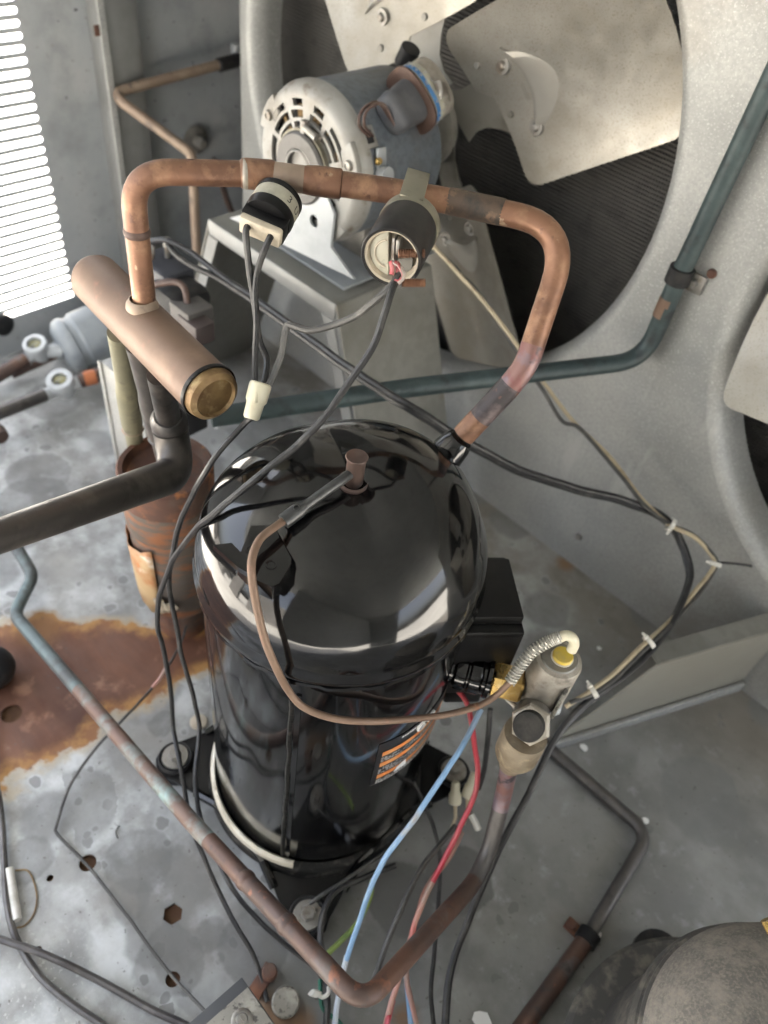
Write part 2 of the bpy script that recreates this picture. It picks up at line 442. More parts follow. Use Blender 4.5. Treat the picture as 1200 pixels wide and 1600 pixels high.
def floor_material():
    m = bpy.data.materials.new('stained_galvanised_floor'); m.use_nodes = True
    t = m.node_tree; b = t.nodes['Principled BSDF']; L = t.links
    tc = nn(t, 'ShaderNodeTexCoord'); OB = tc.outputs['Object']
    def noise_(sc, det=4, ro=.6, vec=None):
        n = nn(t, 'ShaderNodeTexNoise'); n.inputs['Scale'].default_value = sc; n.inputs['Detail'].default_value = det; n.inputs['Roughness'].default_value = ro
        L.new(vec or OB, n.inputs['Vector']); return n
    def ramp(x, lo, hi, a=0., bb=1.):
        r = nn(t, 'ShaderNodeMapRange'); r.interpolation_type = 'SMOOTHSTEP'
        for i, v in zip((1, 2, 3, 4), (lo, hi, a, bb)): r.inputs[i].default_value = v
        L.new(x, r.inputs[0]); return r.outputs[0]
    def math_(op, a, c):
        n = nn(t, 'ShaderNodeMath', operation=op)
        for i, q in enumerate((a, c)):
            if isinstance(q, (int, float)): n.inputs[i].default_value = q
            else: L.new(q, n.inputs[i])
        return n.outputs[0]
    def mix(f, a, c):
        n = nn(t, 'ShaderNodeMix', data_type='RGBA')
        L.new(f, n.inputs[0]) if not isinstance(f, float) else setattr(n.inputs[0], 'default_value', f)
        for i, q in ((6, a), (7, c)):
            if isinstance(q, tuple): n.inputs[i].default_value = (*q, 1)
            else: L.new(q, n.inputs[i])
        return n.outputs[2]
    # wobble of the coordinates, so that stain outlines are irregular
    wn = noise_(26, 4)
    sub = nn(t, 'ShaderNodeVectorMath', operation='SUBTRACT'); L.new(wn.outputs['Color'], sub.inputs[0]); sub.inputs[1].default_value = (.5, .5, .5)
    sc = nn(t, 'ShaderNodeVectorMath', operation='SCALE'); L.new(sub.outputs[0], sc.inputs[0]); sc.inputs['Scale'].default_value = .022
    ad = nn(t, 'ShaderNodeVectorMath', operation='ADD'); L.new(OB, ad.inputs[0]); L.new(sc.outputs[0], ad.inputs[1])
    WV = ad.outputs[0]
    base = mix(ramp(noise_(9, 8).outputs['Fac'], .38, .66), (.20, .20, .19), (.35, .35, .335))
    base = mix(ramp(noise_(4.5, 5).outputs['Fac'], .52, .68), base, (.20, .19, .175))
    base = mix(ramp(noise_(45, 6).outputs['Fac'], .55, .75), base, (.38, .385, .385))
    # chalky white bloom, mainly on the open front-left part
    sx = nn(t, 'ShaderNodeSeparateXYZ'); L.new(OB, sx.inputs[0])
    left = ramp(sx.outputs['X'], .0, -.24)
    ch = ramp(noise_(11, 9, .62).outputs['Fac'], .42, .66)
    base = mix(math_('MULTIPLY', math_('MULTIPLY', ch, left), .8), base, (.60, .62, .62))
    # dust film with painted shade mixed in, towards the back right
    dsum = math_('ADD', math_('MULTIPLY', sx.outputs['X'], .6), math_('MULTIPLY', sx.outputs['Y'], .8))
    base = mix(math_('MULTIPLY', math_('MULTIPLY', ramp(math_('ADD', dsum, math_('MULTIPLY', noise_(9, 5).outputs['Fac'], .12)), .27, .43), ramp(sx.outputs['X'], -.13, -.01)), .28), base, mix(ramp(noise_(12, 6).outputs['Fac'], .4, .65), (.11, .107, .102), (.21, .205, .195)))
    base = mix(math_('MULTIPLY', ramp(sx.outputs['Y'], .52, .66), .5), base, (.20, .165, .12))
    # drip marks: small round dark prints with a pale ring
    vo = nn(t, 'ShaderNodeTexVoronoi'); vo.inputs['Scale'].default_value = 46; L.new(WV, vo.inputs['Vector'])
    vc = nn(t, 'ShaderNodeSeparateColor'); L.new(vo.outputs['Color'], vc.inputs[0])
    rsz = math_('SUBTRACT', math_('MULTIPLY', vc.outputs[0], .34), vo.outputs['Distance'])
    spots = math_('MULTIPLY', ramp(rsz, -.03, .02), ramp(noise_(6, 2).outputs['Fac'], .50, .58))
    halo = math_('MULTIPLY', ramp(rsz, -.13, -.03), ramp(noise_(6, 2).outputs['Fac'], .50, .58))
    base = mix(math_('MULTIPLY', math_('MULTIPLY', halo, left), .22), base, (.55, .57, .575))
    base = mix(math_('MULTIPLY', spots, .7), base, (.155, .155, .15))
    vo2 = nn(t, 'ShaderNodeTexVoronoi'); vo2.inputs['Scale'].default_value = 11; L.new(WV, vo2.inputs['Vector'])
    vc2 = nn(t, 'ShaderNodeSeparateColor'); L.new(vo2.outputs['Color'], vc2.inputs[0])
    big = math_('MULTIPLY', ramp(math_('SUBTRACT', math_('MULTIPLY', vc2.outputs[1], .62), vo2.outputs['Distance']), -.03, .05), ramp(noise_(5.3, 2).outputs['Fac'], .40, .46))
    base = mix(math_('MULTIPLY', big, .62), base, (.185, .186, .18))
    # dark wet-looking prints one by one, and a broad dark disc under the compressor
    for px, py, r, k in ((625, 1405, .032, .75), (715, 1375, .033, .8), (655, 1465, .012, .8), (490, 1330, .16, .35), (45, 1345, .022, .5), (215, 1345, .032, .45), (265, 1500, .03, .5),
                         (200, 1410, .02, .4), (330, 1460, .018, .5), (395, 1480, .03, .6), (50, 790, .05, .5), (30, 830, .03, .5), (120, 775, .03, .5), (250, 1130, .016, .5), (60, 740, .04, .5)):
        c = P(px, py, z=0)
        dn = nn(t, 'ShaderNodeVectorMath', operation='DISTANCE'); L.new(WV, dn.inputs[0]); dn.inputs[1].default_value = (c.x, c.y, 0.01)
        base = mix(math_('MULTIPLY', ramp(dn.outputs['Value'], r + .002, r - .002), k), base, (.125, .125, .12))
    # grit sprinkled at the front left corner
    gq = P(30, 1570, z=0)
    gdn = nn(t, 'ShaderNodeVectorMath', operation='DISTANCE'); L.new(WV, gdn.inputs[0]); gdn.inputs[1].default_value = (gq.x, gq.y, .01)
    GC = ramp(gdn.outputs['Value'], .085, .03)
    gr = math_('MULTIPLY', ramp(noise_(260, 2).outputs['Fac'], .60, .66), GC)
    base = mix(math_('MULTIPLY', gr, .7), base, (.5, .5, .48))
    # rust patch between two wandering edges
    def side(a, c, sgn):
        A, B = P(*a, z=0), P(*c, z=0)
        nv = Vector((-(B.y - A.y), B.x - A.x, 0)).normalized() * sgn
        dp = nn(t, 'ShaderNodeVectorMath', operation='DOT_PRODUCT'); L.new(WV, dp.inputs[0]); dp.inputs[1].default_value = nv
        return math_('SUBTRACT', dp.outputs['Value'], nv.dot(A))
    s1 = side((0, 968), (320, 978), -1); s2 = side((0, 1228), (325, 1040), 1)
    # the inside is where both are positive
    n3 = noise_(16, 6)
    wig = math_('MULTIPLY', math_('SUBTRACT', n3.outputs['Fac'], .5), .075)
    d_in = math_('ADD', math_('MINIMUM', s1, s2), wig)
    tex = nn(t, 'ShaderNodeMapping'); tex.inputs['Scale'].default_value = (3, 13, 1); _d = P(320, 1005, z=0) - P(0, 1120, z=0); tex.inputs['Rotation'].default_value = (0, 0, -math.atan2(_d.y, _d.x)); L.new(OB, tex.inputs[0])
    rn = noise_(1.0, 6, .6, tex.outputs[0])
    rust = mix(ramp(rn.outputs['Fac'], .30, .70), (.075, .032, .020), (.175, .075, .040))
    rust = mix(ramp(noise_(28, 5).outputs['Fac'], .56, .70), rust, (.22, .115, .07))
    rim = mix(ramp(noise_(40, 4).outputs['Fac'], .4, .6), (.36, .19, .06), (.22, .10, .04))
    base = mix(math_('MULTIPLY', ramp(d_in, -.014, -.004), .55), base, (.42, .33, .20))
    base = mix(ramp(d_in, -.005, .0), base, rim)
    base = mix(ramp(d_in, .001, .022), base, rust)
    # tan ring at its upper left, small rust blooms
    for px, py, r in ((60, 985, .035), (415, 1590, .03), (885, 880, .02), (470, 1600, .025), (75, 1372, .01), (630, 1590, .02)):
        c = P(px, py, z=0)
        dn = nn(t, 'ShaderNodeVectorMath', operation='DISTANCE'); L.new(WV, dn.inputs[0]); dn.inputs[1].default_value = (c.x, c.y, 0.01)
        base = mix(math_('MULTIPLY', ramp(dn.outputs['Value'], r, r * .35), .8), base, (.24, .12, .045))
    gd = ramp(noise_(160, 3).outputs['Fac'], .66, .70)
    base = mix(math_('MULTIPLY', gd, .6), base, (.09, .08, .07))
    L.new(base, b.inputs['Base Color'])
    L.new(ramp(noise_(30, 6).outputs['Fac'], .3, .7, .42, .75), b.inputs['Roughness'])
    b.inputs['Metallic'].default_value = .12
    bn = noise_(180, 6); bp = nn(t, 'ShaderNodeBump'); bp.inputs['Strength'].default_value = .12; bp.inputs['Distance'].default_value = .001
    L.new(bn.outputs['Fac'], bp.inputs['Height']); L.new(bp.outputs[0], b.inputs['Normal'])
    return m

# ================================================================ the setting
WX, PY, TOP = -1.02, .69, .97      # louvred wall, fan panel, cabinet height
hexa = P(270, 1428, z=0)
holes_px = [(137, 1348, .0075), (18, 1115, .010), (310, 1128, .0085), (78, 1372, .003), (60, 1484, .003), (270, 1530, .006), (625, 545, .004)]
H2 = [circ(hexa.x, hexa.y, .0088, 6, .3)]
for px, py, r in holes_px:
    c = P(px, py, z=0); H2.append(circ(c.x, c.y, r, 20))
fl = sheet_with_holes('floor', [(WX, -.42), (1.3, -.42), (1.3, 1.25), (WX, 1.25)], H2, lambda x, y, z: Vector((x, y, z - .001)), .002, floor_material())
struct(fl)
mb = MB(); mb.box((.14, .415, -.02), (2.32, 1.67, .03)); struct(mb.build('floor_underlay', BROWN))
mb = MB(); mb.box((0, 0, -.30), (60, 60, .1)); struct(mb.build('rooftop', ROOFTOP))
mb = MB(); mb.box((.14, .37, TOP + .012), (2.36, 1.90, .02)); struct(mb.build('roof', WALL))

mb = MB(); mb.box((.60, -.45, .575), (1.40, .02, .85)); mb.box((1.31, -.22, TOP / 2 + .02), (.02, .46, TOP + .03)); struct(mb.build('light_block_walls', WALL))  # unseen walls added to keep light and reflections off the right side

# ---- louvred wall on the left: sheet, slats, one after another
lw = thing('louvred_panel', 'dark grey sheet metal panel with a column of bright louvre slots', 'louvre panel', (WX, .3, 0))
y0, y1, z0, z1 = .255, .462, .058, .90
def w3(u, v, n): return Vector((WX - .0015 - n, u, v))
sheet_with_holes('panel_sheet', [(.06, 0), (.62, 0), (.62, TOP), (.06, TOP)], [[(y0, z0), (y1, z0), (y1, z1), (y0, z1)]], w3, .003, WALL, lw)
pitch = .0132
nsl = int((z1 - z0) / pitch)
pitch = (z1 - z0) / nsl
def slat_mesh():
    mb = MB(); hw = .0029; R = pitch / 2 - hw
    up = []
    L_ = (y1 - y0) / 2
    for k in range(7):
        a = math.pi / 2 * k / 6
        up.append((-L_ + R - R * math.sin(a) if False else -L_ + R * (1 - math.cos(a)), pitch / 2 - R * math.sin(a)))
    top = [(x, z) for x, z in up] + [(-x, z) for x, z in up[::-1]]
    poly = top + [(x, -z) for x, z in top[::-1]]
    mb.prism([Vector((0, a, b)) for a, b in poly], (-1, 0, 0), .0025)
    return mb
for i in range(1, nsl):
    if i == 1: sl0 = slat_mesh().build('slat', WALL); sl = sl0
    else: sl = copy_of(sl0)
    sl.parent = lw
    sl.location = Vector((WX, (y0 + y1) / 2, z0 + i * pitch)) - lw.location
# corner post beside it and the plain wall behind
po = thing('corner_post', 'light grey folded corner post between louvred panel and rear wall', 'post', (WX, .6, 0), local=True)
mb = MB(); mb.box((0.012, -.022, TOP / 2), (.026, .058, TOP), bev=.002); o = mb.build('post_face', POST, po)
mb = MB(); mb.box((.0275, -.047, TOP / 2), (.006, .008, TOP)); o = mb.build('post_flange', GALV, po)
c = P(157, 47, x=WX + .026)
mb = MB(); mb.box((.0257, c.y - .6, c.z), (.002, .016, .012)); mb.build('rusty_slot', RUST, po)
rw = thing('rear_wall', 'plain dark grey sheet wall behind corner post', 'wall', (WX, .9, 0), local=True)
mb = MB(); mb.box((-.002, .03, TOP / 2), (.003, .62, TOP)); mb.build('wall_sheet', WALL, rw)
mb = MB(); mb.box((.6, .34, TOP / 2), (1.3, .003, TOP)); mb.build('end_sheet', WALL, rw)

# ---- fan panel with two round openings
HUB = Vector((-.572, PY, .428)); HUB2 = Vector((.122, PY, .430)); RO = .3075; RI = .2905
fp = thing('fan_shroud', 'galvanised fan panel with two big round openings', 'fan panel', (0, PY, 0), local=True)
def p3(u, v, n): return Vector((u, -.003 + n, v))
sheet_with_holes('panel_sheet', [(-.890, 0), (.60, 0), (.60, TOP), (-.890, TOP)], [circ(HUB.x, HUB.z, RO, 140), circ(HUB2.x, HUB2.z, RO, 140)], p3, .002, GALV, fp)
for hb in (HUB, HUB2):
    prof = []
    for k in range(10):
        a = math.pi / 2 * k / 9
        prof.append((RO - (RO - RI) * math.sin(a), -.0040 + .030 * (1 - math.cos(a))))
    prof += [(RI, .040), (RI + .002, .040)]
    prof += [(RI + .002, .024)]
    mb = MB(); mb.lathe(prof, (hb.x, 0, hb.z), (0, 1, 0), 140); mb.build('orifice_ring', GALV, fp, sharp=50)
mb = MB(); mb.box((-.8905, .0145, TOP / 2), (.002, .035, TOP)); mb.build('edge_flange', GALV, fp)
# screw heads and a hole in the panel
for px, py, r, mt in ((1113, 427, .0045, RUST), (905, 838, .0045, STEEL)):
    c = P(px, py, y=PY - .004)
    mb = MB(); mb.lathe([(0, .004), (r * .8, .0035), (r, .0015), (r, 0)], (c.x, -.0045, c.z), (0, -1, 0), 16); mb.build('screw_head', mt, fp)

# ---- coil behind the openings
cl = thing('condenser_coil', 'dark finned coil seen through the fan openings', 'coil', (0, .78, 0), local=True)
mb = MB(); mb.box((-.19, .0215, TOP / 2), (1.62, .03, TOP)); mb.build('fin_block', COIL, cl)
mb = MB()
k = 0.02
while k < TOP - .02:
    mb.box((-.19, .004, k), (1.62, .010, .0020)); k += .0044
struct(mb.build('coil_tubes', COIL_T, cl), 'stuff')
mb = MB()
x = -.99
while x < .61:
    mb.box((x, .004, TOP / 2), (.0011, .010, TOP - .04)); x += .0034
struct(mb.build('fins', COIL, cl), 'stuff')

# ---- fans
def local(hb, th, p, yy0):
    th = rad(th); er = Vector((math.cos(th), 0, math.sin(th))); et = Vector((-math.sin(th), 0, math.cos(th)))
    return lambda u, t, n=0: er * u + et * t + Vector((0, yy0 - p * t + n, 0))
def make_fan(hb, angles, label, spider=True):
    fn = thing('condenser_fan', label, 'fan', hb, local=True)
    for th in angles:
        f = local(hb, th, .35, -.005)
        mb = MB(); bm = bmesh.new()
        # outline: straight leading and trailing edges, tip an arc, rounded inner corners
        N, Mq = 20, 9
        rows = []
        for i in range(N + 1):
            t = -.0145 - .0815 * math.cos(math.pi * i / N)
            e = min(abs(t + .096), abs(t - .067))
            uin = .078 + (.010 if t < 0 else -.006)
            rc = .018
            if e < rc: uin += rc - math.sqrt(max(0, rc * rc - (rc - e) ** 2))
            uout = math.sqrt(.283 ** 2 - t * t * 1.05)
            if e < .010: uout -= .010 - math.sqrt(max(0, .010 ** 2 - (.010 - e) ** 2))
            row = []
            for j in range(Mq + 1):
                u = uin + (uout - uin) * j / Mq
                camber = .0165 * (1 - ((t + .013) / .077) ** 2)
                row.append(f(u, t, camber * .8 - .0 ))
            rows.append(row)
        V = [p for r_ in rows for p in r_]
        Fc = []
        W = Mq + 1
        for i in range(N):
            for j in range(Mq): Fc.append([i * W + j, i * W + j + 1, (i + 1) * W + j + 1, (i + 1) * W + j])
        mb.add(V, Fc); mb.thicken((f(0, 0, .0013) - f(0, 0)))
        b = mb.build('blade', BLADE, fn, sharp=35)
        cb = lambda t: .0132 * (1 - ((t + .013) / .077) ** 2)
        # spider arm behind the blade, narrow at the hub
        outline = [(.030, .030), (.042, .021), (.056, .018), (.070, .019), (.084, .024), (.098, .032), (.125, .032), (.128, -.05), (.104, -.05), (.090, -.041), (.076, -.031), (.060, -.024), (.044, -.024), (.030, -.030)]
        mb = MB(); K = len(outline)
        V = [f(u, t, cb(t) + .0035) for u, t in outline] + [f(.080, 0, cb(0) + .0015)]
        mb.add(V, [[k_, (k_ + 1) % K, K] for k_ in range(K)])
        mb.thicken(f(0, 0, .0020) - f(0, 0))
        arm = mb.build('spider_arm', SPIDER, fn, sharp=35)
        # raised crescent pressed into the blade
        mb = MB(); V = []; Fc = []
        K = 18
        for k_ in range(K + 1):
            q_ = k_ / K
            ti = .034 - .082 * q_
            ui = .121 + .012 * math.sin(math.pi * q_) - .010 * q_ + .004; uo = ui + .0015 + .031 * max(0, math.sin(math.pi * min(1, q_ * 1.02))) ** .7
            V += [f(ui, ti, cb(ti) - .0012), f(ui + (uo - ui) * .18, ti - .001, cb(ti) - .0040), f(uo, ti - .004, cb(ti) + .0002)]
        for k_ in range(K):
            for q in range(2): Fc.append([k_ * 3 + q, k_ * 3 + q + 1, k_ * 3 + q + 4, k_ * 3 + q + 3])
        mb.add(V, Fc); mb.build('raised_crescent', M('crescent_metal', (.36, .345, .31), .42, .5, [((.33, .31, .27), 30, .5, .7, 4)]) if 'crescent_metal' not in bpy.data.materials else bpy.data.materials['crescent_metal'], b, sharp=50)
        bn_ = (f(0, 0) - f(0, 0, .01)).normalized()
        for u, t in ((.116, .020), (.121, -.042)):
            mb = MB(); mb.lathe([(0, .0046), (.0028, .0040), (.0044, .0016), (.0048, .0010), (.0080, .0010), (.0086, -.002)], f(u, t, cb(t) - .0010), bn_, 18)
            mb.build('rivet', STEEL, b)
        for u, t in ((.090, .030), (.098, -.022)):
            mb = MB(); mb.lathe([(0, .0012), (.003, .001), (.0036, -.001)], f(u, t, cb(t) - .0008), bn_, 12); mb.build('dimple', SPIDER, b)
    mb = MB(); mb.lathe([(0, -.028), (.014, -.028), (.016, -.024), (.016, -.012), (.034, -.010), (.040, -.006), (.040, .002), (.0, .002)], (0, 0, 0), (0, 1, 0), 40)
    mb.build('hub', SPIDER, fn)
    return fn
make_fan(HUB + Vector((.008, 0, -.003)), (36, -54, 126, 216), 'wide bladed fan with pitted aluminium blades in the left opening behind motor')
make_fan(HUB2, (188, 98, 278, 8), 'fan at right edge with only one blade corner showing in dark opening')

# ================================================================ motor, capacitor, stand
MC = Vector((-.5690, 0, .4145)); MF, MBK, MR = .515, .640, .0735
mo = thing('fan_motor', 'blue grey fan motor with pale slotted end bell on sheet metal stand', 'motor', (MC.x, .58, MC.z))
mb = MB(); mb.lathe([(0, MF + .016), (MR - .003, MF + .016), (MR, MF + .019), (MR, MBK - .006), (MR - .004, MBK), (.03, MBK + .006), (.012, MBK + .008), (.0085, MBK + .008), (.0085, .70), (0, .70)], (MC.x, 0, MC.z), (0, 1, 0), 96)
mb.build('housing', MOTORB, mo)
# end bell: a real slotted plate with rim
def bell3(u, v, n): return Vector((MC.x + u, MF + n, MC.z + v))
def arc_slot(r0, r1, a0, a1, n=10):
    o = [(r1 * math.cos(rad(a0 + (a1 - a0) * k / n)), r1 * math.sin(rad(a0 + (a1 - a0) * k / n))) for k in range(n + 1)]
    return o + [(r0 * math.cos(rad(a1 + (a0 - a1) * k / n)), r0 * math.sin(rad(a1 + (a0 - a1) * k / n))) for k in range(n + 1)]
slots = []
for a0, a1 in ((26, 60), (66, 86), (98, 118), (124, 158)):
    slots += [arc_slot(.0365, .0415, a0, a1), arc_slot(.0445, .0515, a0, a1)]
slots += [arc_slot(.0545, .0612, 68, 82), arc_slot(.0545, .0612, 98, 112), arc_slot(.0545, .0600, 20, 56), arc_slot(.0545, .0600, 126, 150),
          arc_slot(.0365, .0415, -14, 20), arc_slot(.0445, .052, -16, 20), arc_slot(.0365, .042, 164, 195), arc_slot(.0445, .052, 164, 195),
          arc_slot(.040, .050, -75, -45), arc_slot(.040, .050, -40, -22), arc_slot(.040, .050, 205, 250)]
eb = sheet_with_holes('end_bell', circ(0, 0, .0632, 96), slots, lambda u, v, n: Vector((MC.x + u, MF + .003 + n, MC.z + v)), .004, MOTORW, mo)
mb = MB(); mb.lathe([(.0625, MF + .006), (.0625, MF + .0012), (.0632, MF + .0010), (.0672, MF + .0018), (.0705, MF + .0045), (.0732, MF + .0085), (MR + .0012, MF + .0125), (MR + .0022, MF + .015), (MR + .0022, MF + .021), (MR - .001, MF + .022)], (MC.x, 0, MC.z), (0, 1, 0), 96); mb.build('rim', MOTORW, mo)
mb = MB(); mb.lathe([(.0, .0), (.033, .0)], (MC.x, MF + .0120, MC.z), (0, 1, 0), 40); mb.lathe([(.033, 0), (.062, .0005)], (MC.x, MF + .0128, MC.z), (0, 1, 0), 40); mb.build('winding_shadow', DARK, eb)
mb = MB()
for a in (30, 34, 60, 78, 84, 108, 112, 140):
    p = Vector((MC.x + .045 * math.cos(rad(a)), MF + .0085, MC.z + .045 * math.sin(rad(a))))
    mb.tube([p + Vector((math.cos(rad(a)) * -.01, 0, math.sin(rad(a)) * -.01)), p + Vector((0, -.002, 0)), p + Vector((math.cos(rad(a)) * .01, 0, math.sin(rad(a)) * .01))], .0020, 6)
mb.build('windings', BRASS_DULL, mo)
# raised pads with screws
for a in (152, 22, -50, 232):
    mb = MB()
    pr = [(r_ * math.cos(rad(a + da)), r_ * math.sin(rad(a + da))) for r_, da in ((.056, -13), (.056, 13), (.0731, 16), (.0736, 8), (.0738, 0), (.0736, -8), (.0731, -16))]
    mb.prism([Vector((MC.x + u, MF + .0085, MC.z + v)) for u, v in pr], (0, -1, 0), .0070, bev=.0012)
    pad = mb.build('pad', MOTORW, mo)
    c = Vector((MC.x + 0.0640 * math.cos(rad(a)), MF + .0018, MC.z + .0640 * math.sin(rad(a))))
    mb = MB(); mb.lathe([(0, .003), (.0025, .003), (.0025, .0042), (.0045, .0038), (.0052, .001), (.0052, -.002)], c, (0, -1, 0), 14); mb.build('screw', STEEL, pad)
# hub boss with D-shaped recess
mb = MB(); mb.lathe([(.034, .004), (.034, -.006), (.032, -.0085), (.0195, -.0085), (.0175, -.0065), (.0165, .001), (0, .001)], (MC.x, MF, MC.z), (0, 1, 0), 40); mb.build('hub_boss', M('dark_grey_boss', (.11, .105, .10), .42, .3, [((.07, .066, .06), 40, .5, .7, 4)]), mo)
mb = MB(); mb.lathe([(.0168, 0), (.010, .0012), (0, .0012)], (MC.x, MF - .0022, MC.z), (0, 1, 0), 32); mb.build('recess_disc', M('pale_grey_recess', (.30, .29, .27), .5, .2), mo)
mb = MB(); poly = [(.017 * math.cos(rad(a)), .017 * math.sin(rad(a))) for a in range(-60, 241, 15)]
mb.tube([Vector((MC.x + u, MF - .0088, MC.z + v)) for u, v in poly + poly[:1]], .0012, 6, cap=False); mb.build('recess_edge', MOTORW, mo)
mb = MB(); mb.box((MC.x + .002, MF - .004, MC.z + .040), (.006, .007, .012), bev=.001); mb.tube([Vector((MC.x + .002, MF - .006, MC.z + .041)), Vector((MC.x + .020, MF - .005, MC.z + .036))], .0035, 10); mb.build('strap_bolt', STEEL, mo)
mb = MB(); mb.lathe([(.0345, -.004), (.0362, -.004), (.0362, .004), (.0345, .004)], (MC.x, MF, MC.z), (0, 1, 0), 40); mb.build('strap', CLIP, mo)
# lead hole on the side of the housing, small drain fitting
def on_motor(px, py):
    """point of the housing wall seen at the pixel"""
    v = Vector((px - 600.0, py - 800.0, F)); r = Vector((RX.dot(v), RY.dot(v), RZ.dot(v)))
    ox, oz = EYE.x - MC.x, EYE.z - MC.z
    a = r.x ** 2 + r.z ** 2; b = 2 * (ox * r.x + oz * r.z); c = ox * ox + oz * oz - MR * MR
    s = (-b - math.sqrt(b * b - 4 * a * c)) / (2 * a)
    p = EYE + r * s
    return p, Vector((p.x - MC.x, 0, p.z - MC.z)).normalized()
p, n = on_motor(575, 215); tg = Vector((0, 1, 0)); bt = n.cross(tg)
mb = MB(); mb.box(p + n * .0002, (.017, .020, .003), tg, bt, n, bev=.001); lh = mb.build('lead_frame', MOTORW, mo)
mb = MB(); mb.box(p + n * .0008, (.0085, .0115, .003), tg, bt, n); mb.build('lead_hole', DARK, lh)
LEAD = p + n * .002
p, n = on_motor(595, 272); bt = n.cross(tg)
mb = MB(); mb.tube([p, p + n * .010], .008, 18); mb.box(p + bt * .013 + n * .001, (.012, .022, .003), tg, bt, n, bev=.001); mb.build('drain_plug', BRACKET, mo)
p2, n2 = on_motor(588, 252)
mb = MB(); mb.lathe([(0, .004), (.003, .0035), (.004, 0)], p2 + n2 * .002, n2, 12); mb.build('plug_screw', BRASS, mo)
# mounting foot
mb_poly = [(418, 318), (512, 312), (522, 334), (518, 388), (552, 434), (470, 395), (408, 372)]
hc = P(492, 345, y=.511)
ft = sheet_with_holes('mounting_foot', [(q.x, q.z) for q in [P(a, b, y=.511) for a, b in [(404, 330), (440, 300), (512, 306), (523, 334), (518, 386), (555, 436), (360, 340)]]], [circ(hc.x, hc.z, .0062, 20)], lambda u, v, n: Vector((u, .511 + n, v)), .003, BRACKET, mo)
a_, b_ = P(405, 372, y=.522), P(551, 436, y=.522)
mb = MB(); mb.box((-.57, .60, .3055), (.12, .15, .003), bev=.001); mb.build('foot_flange', BRACKET, mo)
mb = MB(); mb.box((-.57, .60, .335), (.05, .03, .06), bev=.002); mb.build('cradle', MOTORG, mo)

# ---- oval run capacitor lying on the motor
A_, B_ = P(640, 160, d=.735), P(688, 128, d=.765)
ax = (B_ - A_).normalized()
# oval cross-section : long side across the picture
lng = (P(672, 200, d=.735) - P(618, 95, d=.72)); lng = (lng - ax * lng.dot(ax)).normalized(); sht = ax.cross(lng)
ca = thing('run_capacitor', 'silver oval capacitor with blue label and grey rubber boot above motor', 'capacitor', A_)
def oval(c, a, b, n=28): return [c + lng * (math.copysign(abs(math.cos(t)) ** .75, math.cos(t)) * a) + sht * (math.copysign(abs(math.sin(t)) ** .75, math.sin(t)) * b) for t in [2 * math.pi * k / n for k in range(n)]]
def loft(rings):
    mb = MB(); n = len(rings[0]); V = [p for r in rings for p in r]; Fc = []
    for i in range(len(rings) - 1):
        for k in range(n): Fc.append([i * n + k, i * n + (k + 1) % n, (i + 1) * n + (k + 1) % n, (i + 1) * n + k])
    Fc += [list(range(n))[::-1], [(len(rings) - 1) * n + k for k in range(n)]]
    mb.add(V, Fc); return mb
LA, SB = .0285, .0168
c0 = A_ + ax * .006
loft([oval(c0, LA, SB), oval(c0 + ax * .036, LA, SB), oval(c0 + ax * .040, LA - .002, SB - .002)]).build('can', TIN, ca)
loft([oval(c0 - ax * .004, LA + .001, SB + .001), oval(c0 - ax * .0035, LA + .003, SB + .003), oval(c0 - ax * .0005, LA + .003, SB + .003), oval(c0, LA + .001, SB + .001)]).build('crimped_rim', M('brown_crimp', (.085, .05, .038), .45, .3, [((.16, .09, .06), 50, .55, .7, 4)]), ca)
loft([oval(c0 + ax * .004, LA + .0004, SB + .0004), oval(c0 + ax * .019, LA + .0004, SB + .0004)]).build('paper_label', LABELP, ca)
lb = loft([oval(c0 + ax * .0045, LA + .0008, SB + .0008), oval(c0 + ax * .0105, LA + .0008, SB + .0008)]).build('blue_band', BLUE_INK, ca)
mb = MB()
for i in range(26):
    t = math.pi * (1.05 + .038 * i) if i < 0 else 2 * math.pi * i / 26
    for h, wd in ((.0075, .0012), (.0135, .0009), (.0163, .0009)):
        if random.random() < .75:
            q = oval(c0, LA + .0012, SB + .0012, 52)
            a1, a2 = q[(2 * i) % 52], q[(2 * i + 1) % 52]
            mb.tube([a1 + ax * h, a1 * .35 + a2 * .65 + ax * h], wd * .6, 4)
mb.build('label_print', GREY_INK, lb)
rings = []
for h, a, b in ((-.002, .021, .0135), (-.014, .0200, .0130), (-.024, .0185, .0122), (-.031, .0195, .0140), (-.039, .018, .0132), (-.0430, .012, .009)):
    rings.append(oval(c0 + ax * h, a, b))
loft(rings).build('rubber_boot', BOOT, ca, sharp=60)
kb = P(637, 88, d=.76)
mb = MB(); mb.tube([kb - Vector((.004, 0, .008)), kb + Vector((.003, 0, .008))], .010, 14); mb.build('strap_knob', RUBBER, ca)
mb = MB(); mb.tube(fillet([c0 + ax * .02 + sht * -.02, c0 + ax * .02 - sht * .03 + Vector((0, 0, -.02)), Vector((MC.x + .045, .615, MC.z + .05))], .01), .004, 8); mb.build('support_clip', STEEL, ca)
for off, dx in ((0, 0), (.009, 8)):
    st = c0 - ax * .042 + lng * (.004 + off * .6)
    pts = [st, P(590 + dx, 160 + off * 300, d=.70), P(566 + dx, 172, d=.695), P(561 + dx, 195, d=.70), LEAD + Vector((.0, off * .5, .0))]
    mb = MB(); mb.tube(catmull(pts, 8), .0015, 8); mb.build('brown_lead', WIREBR, ca)

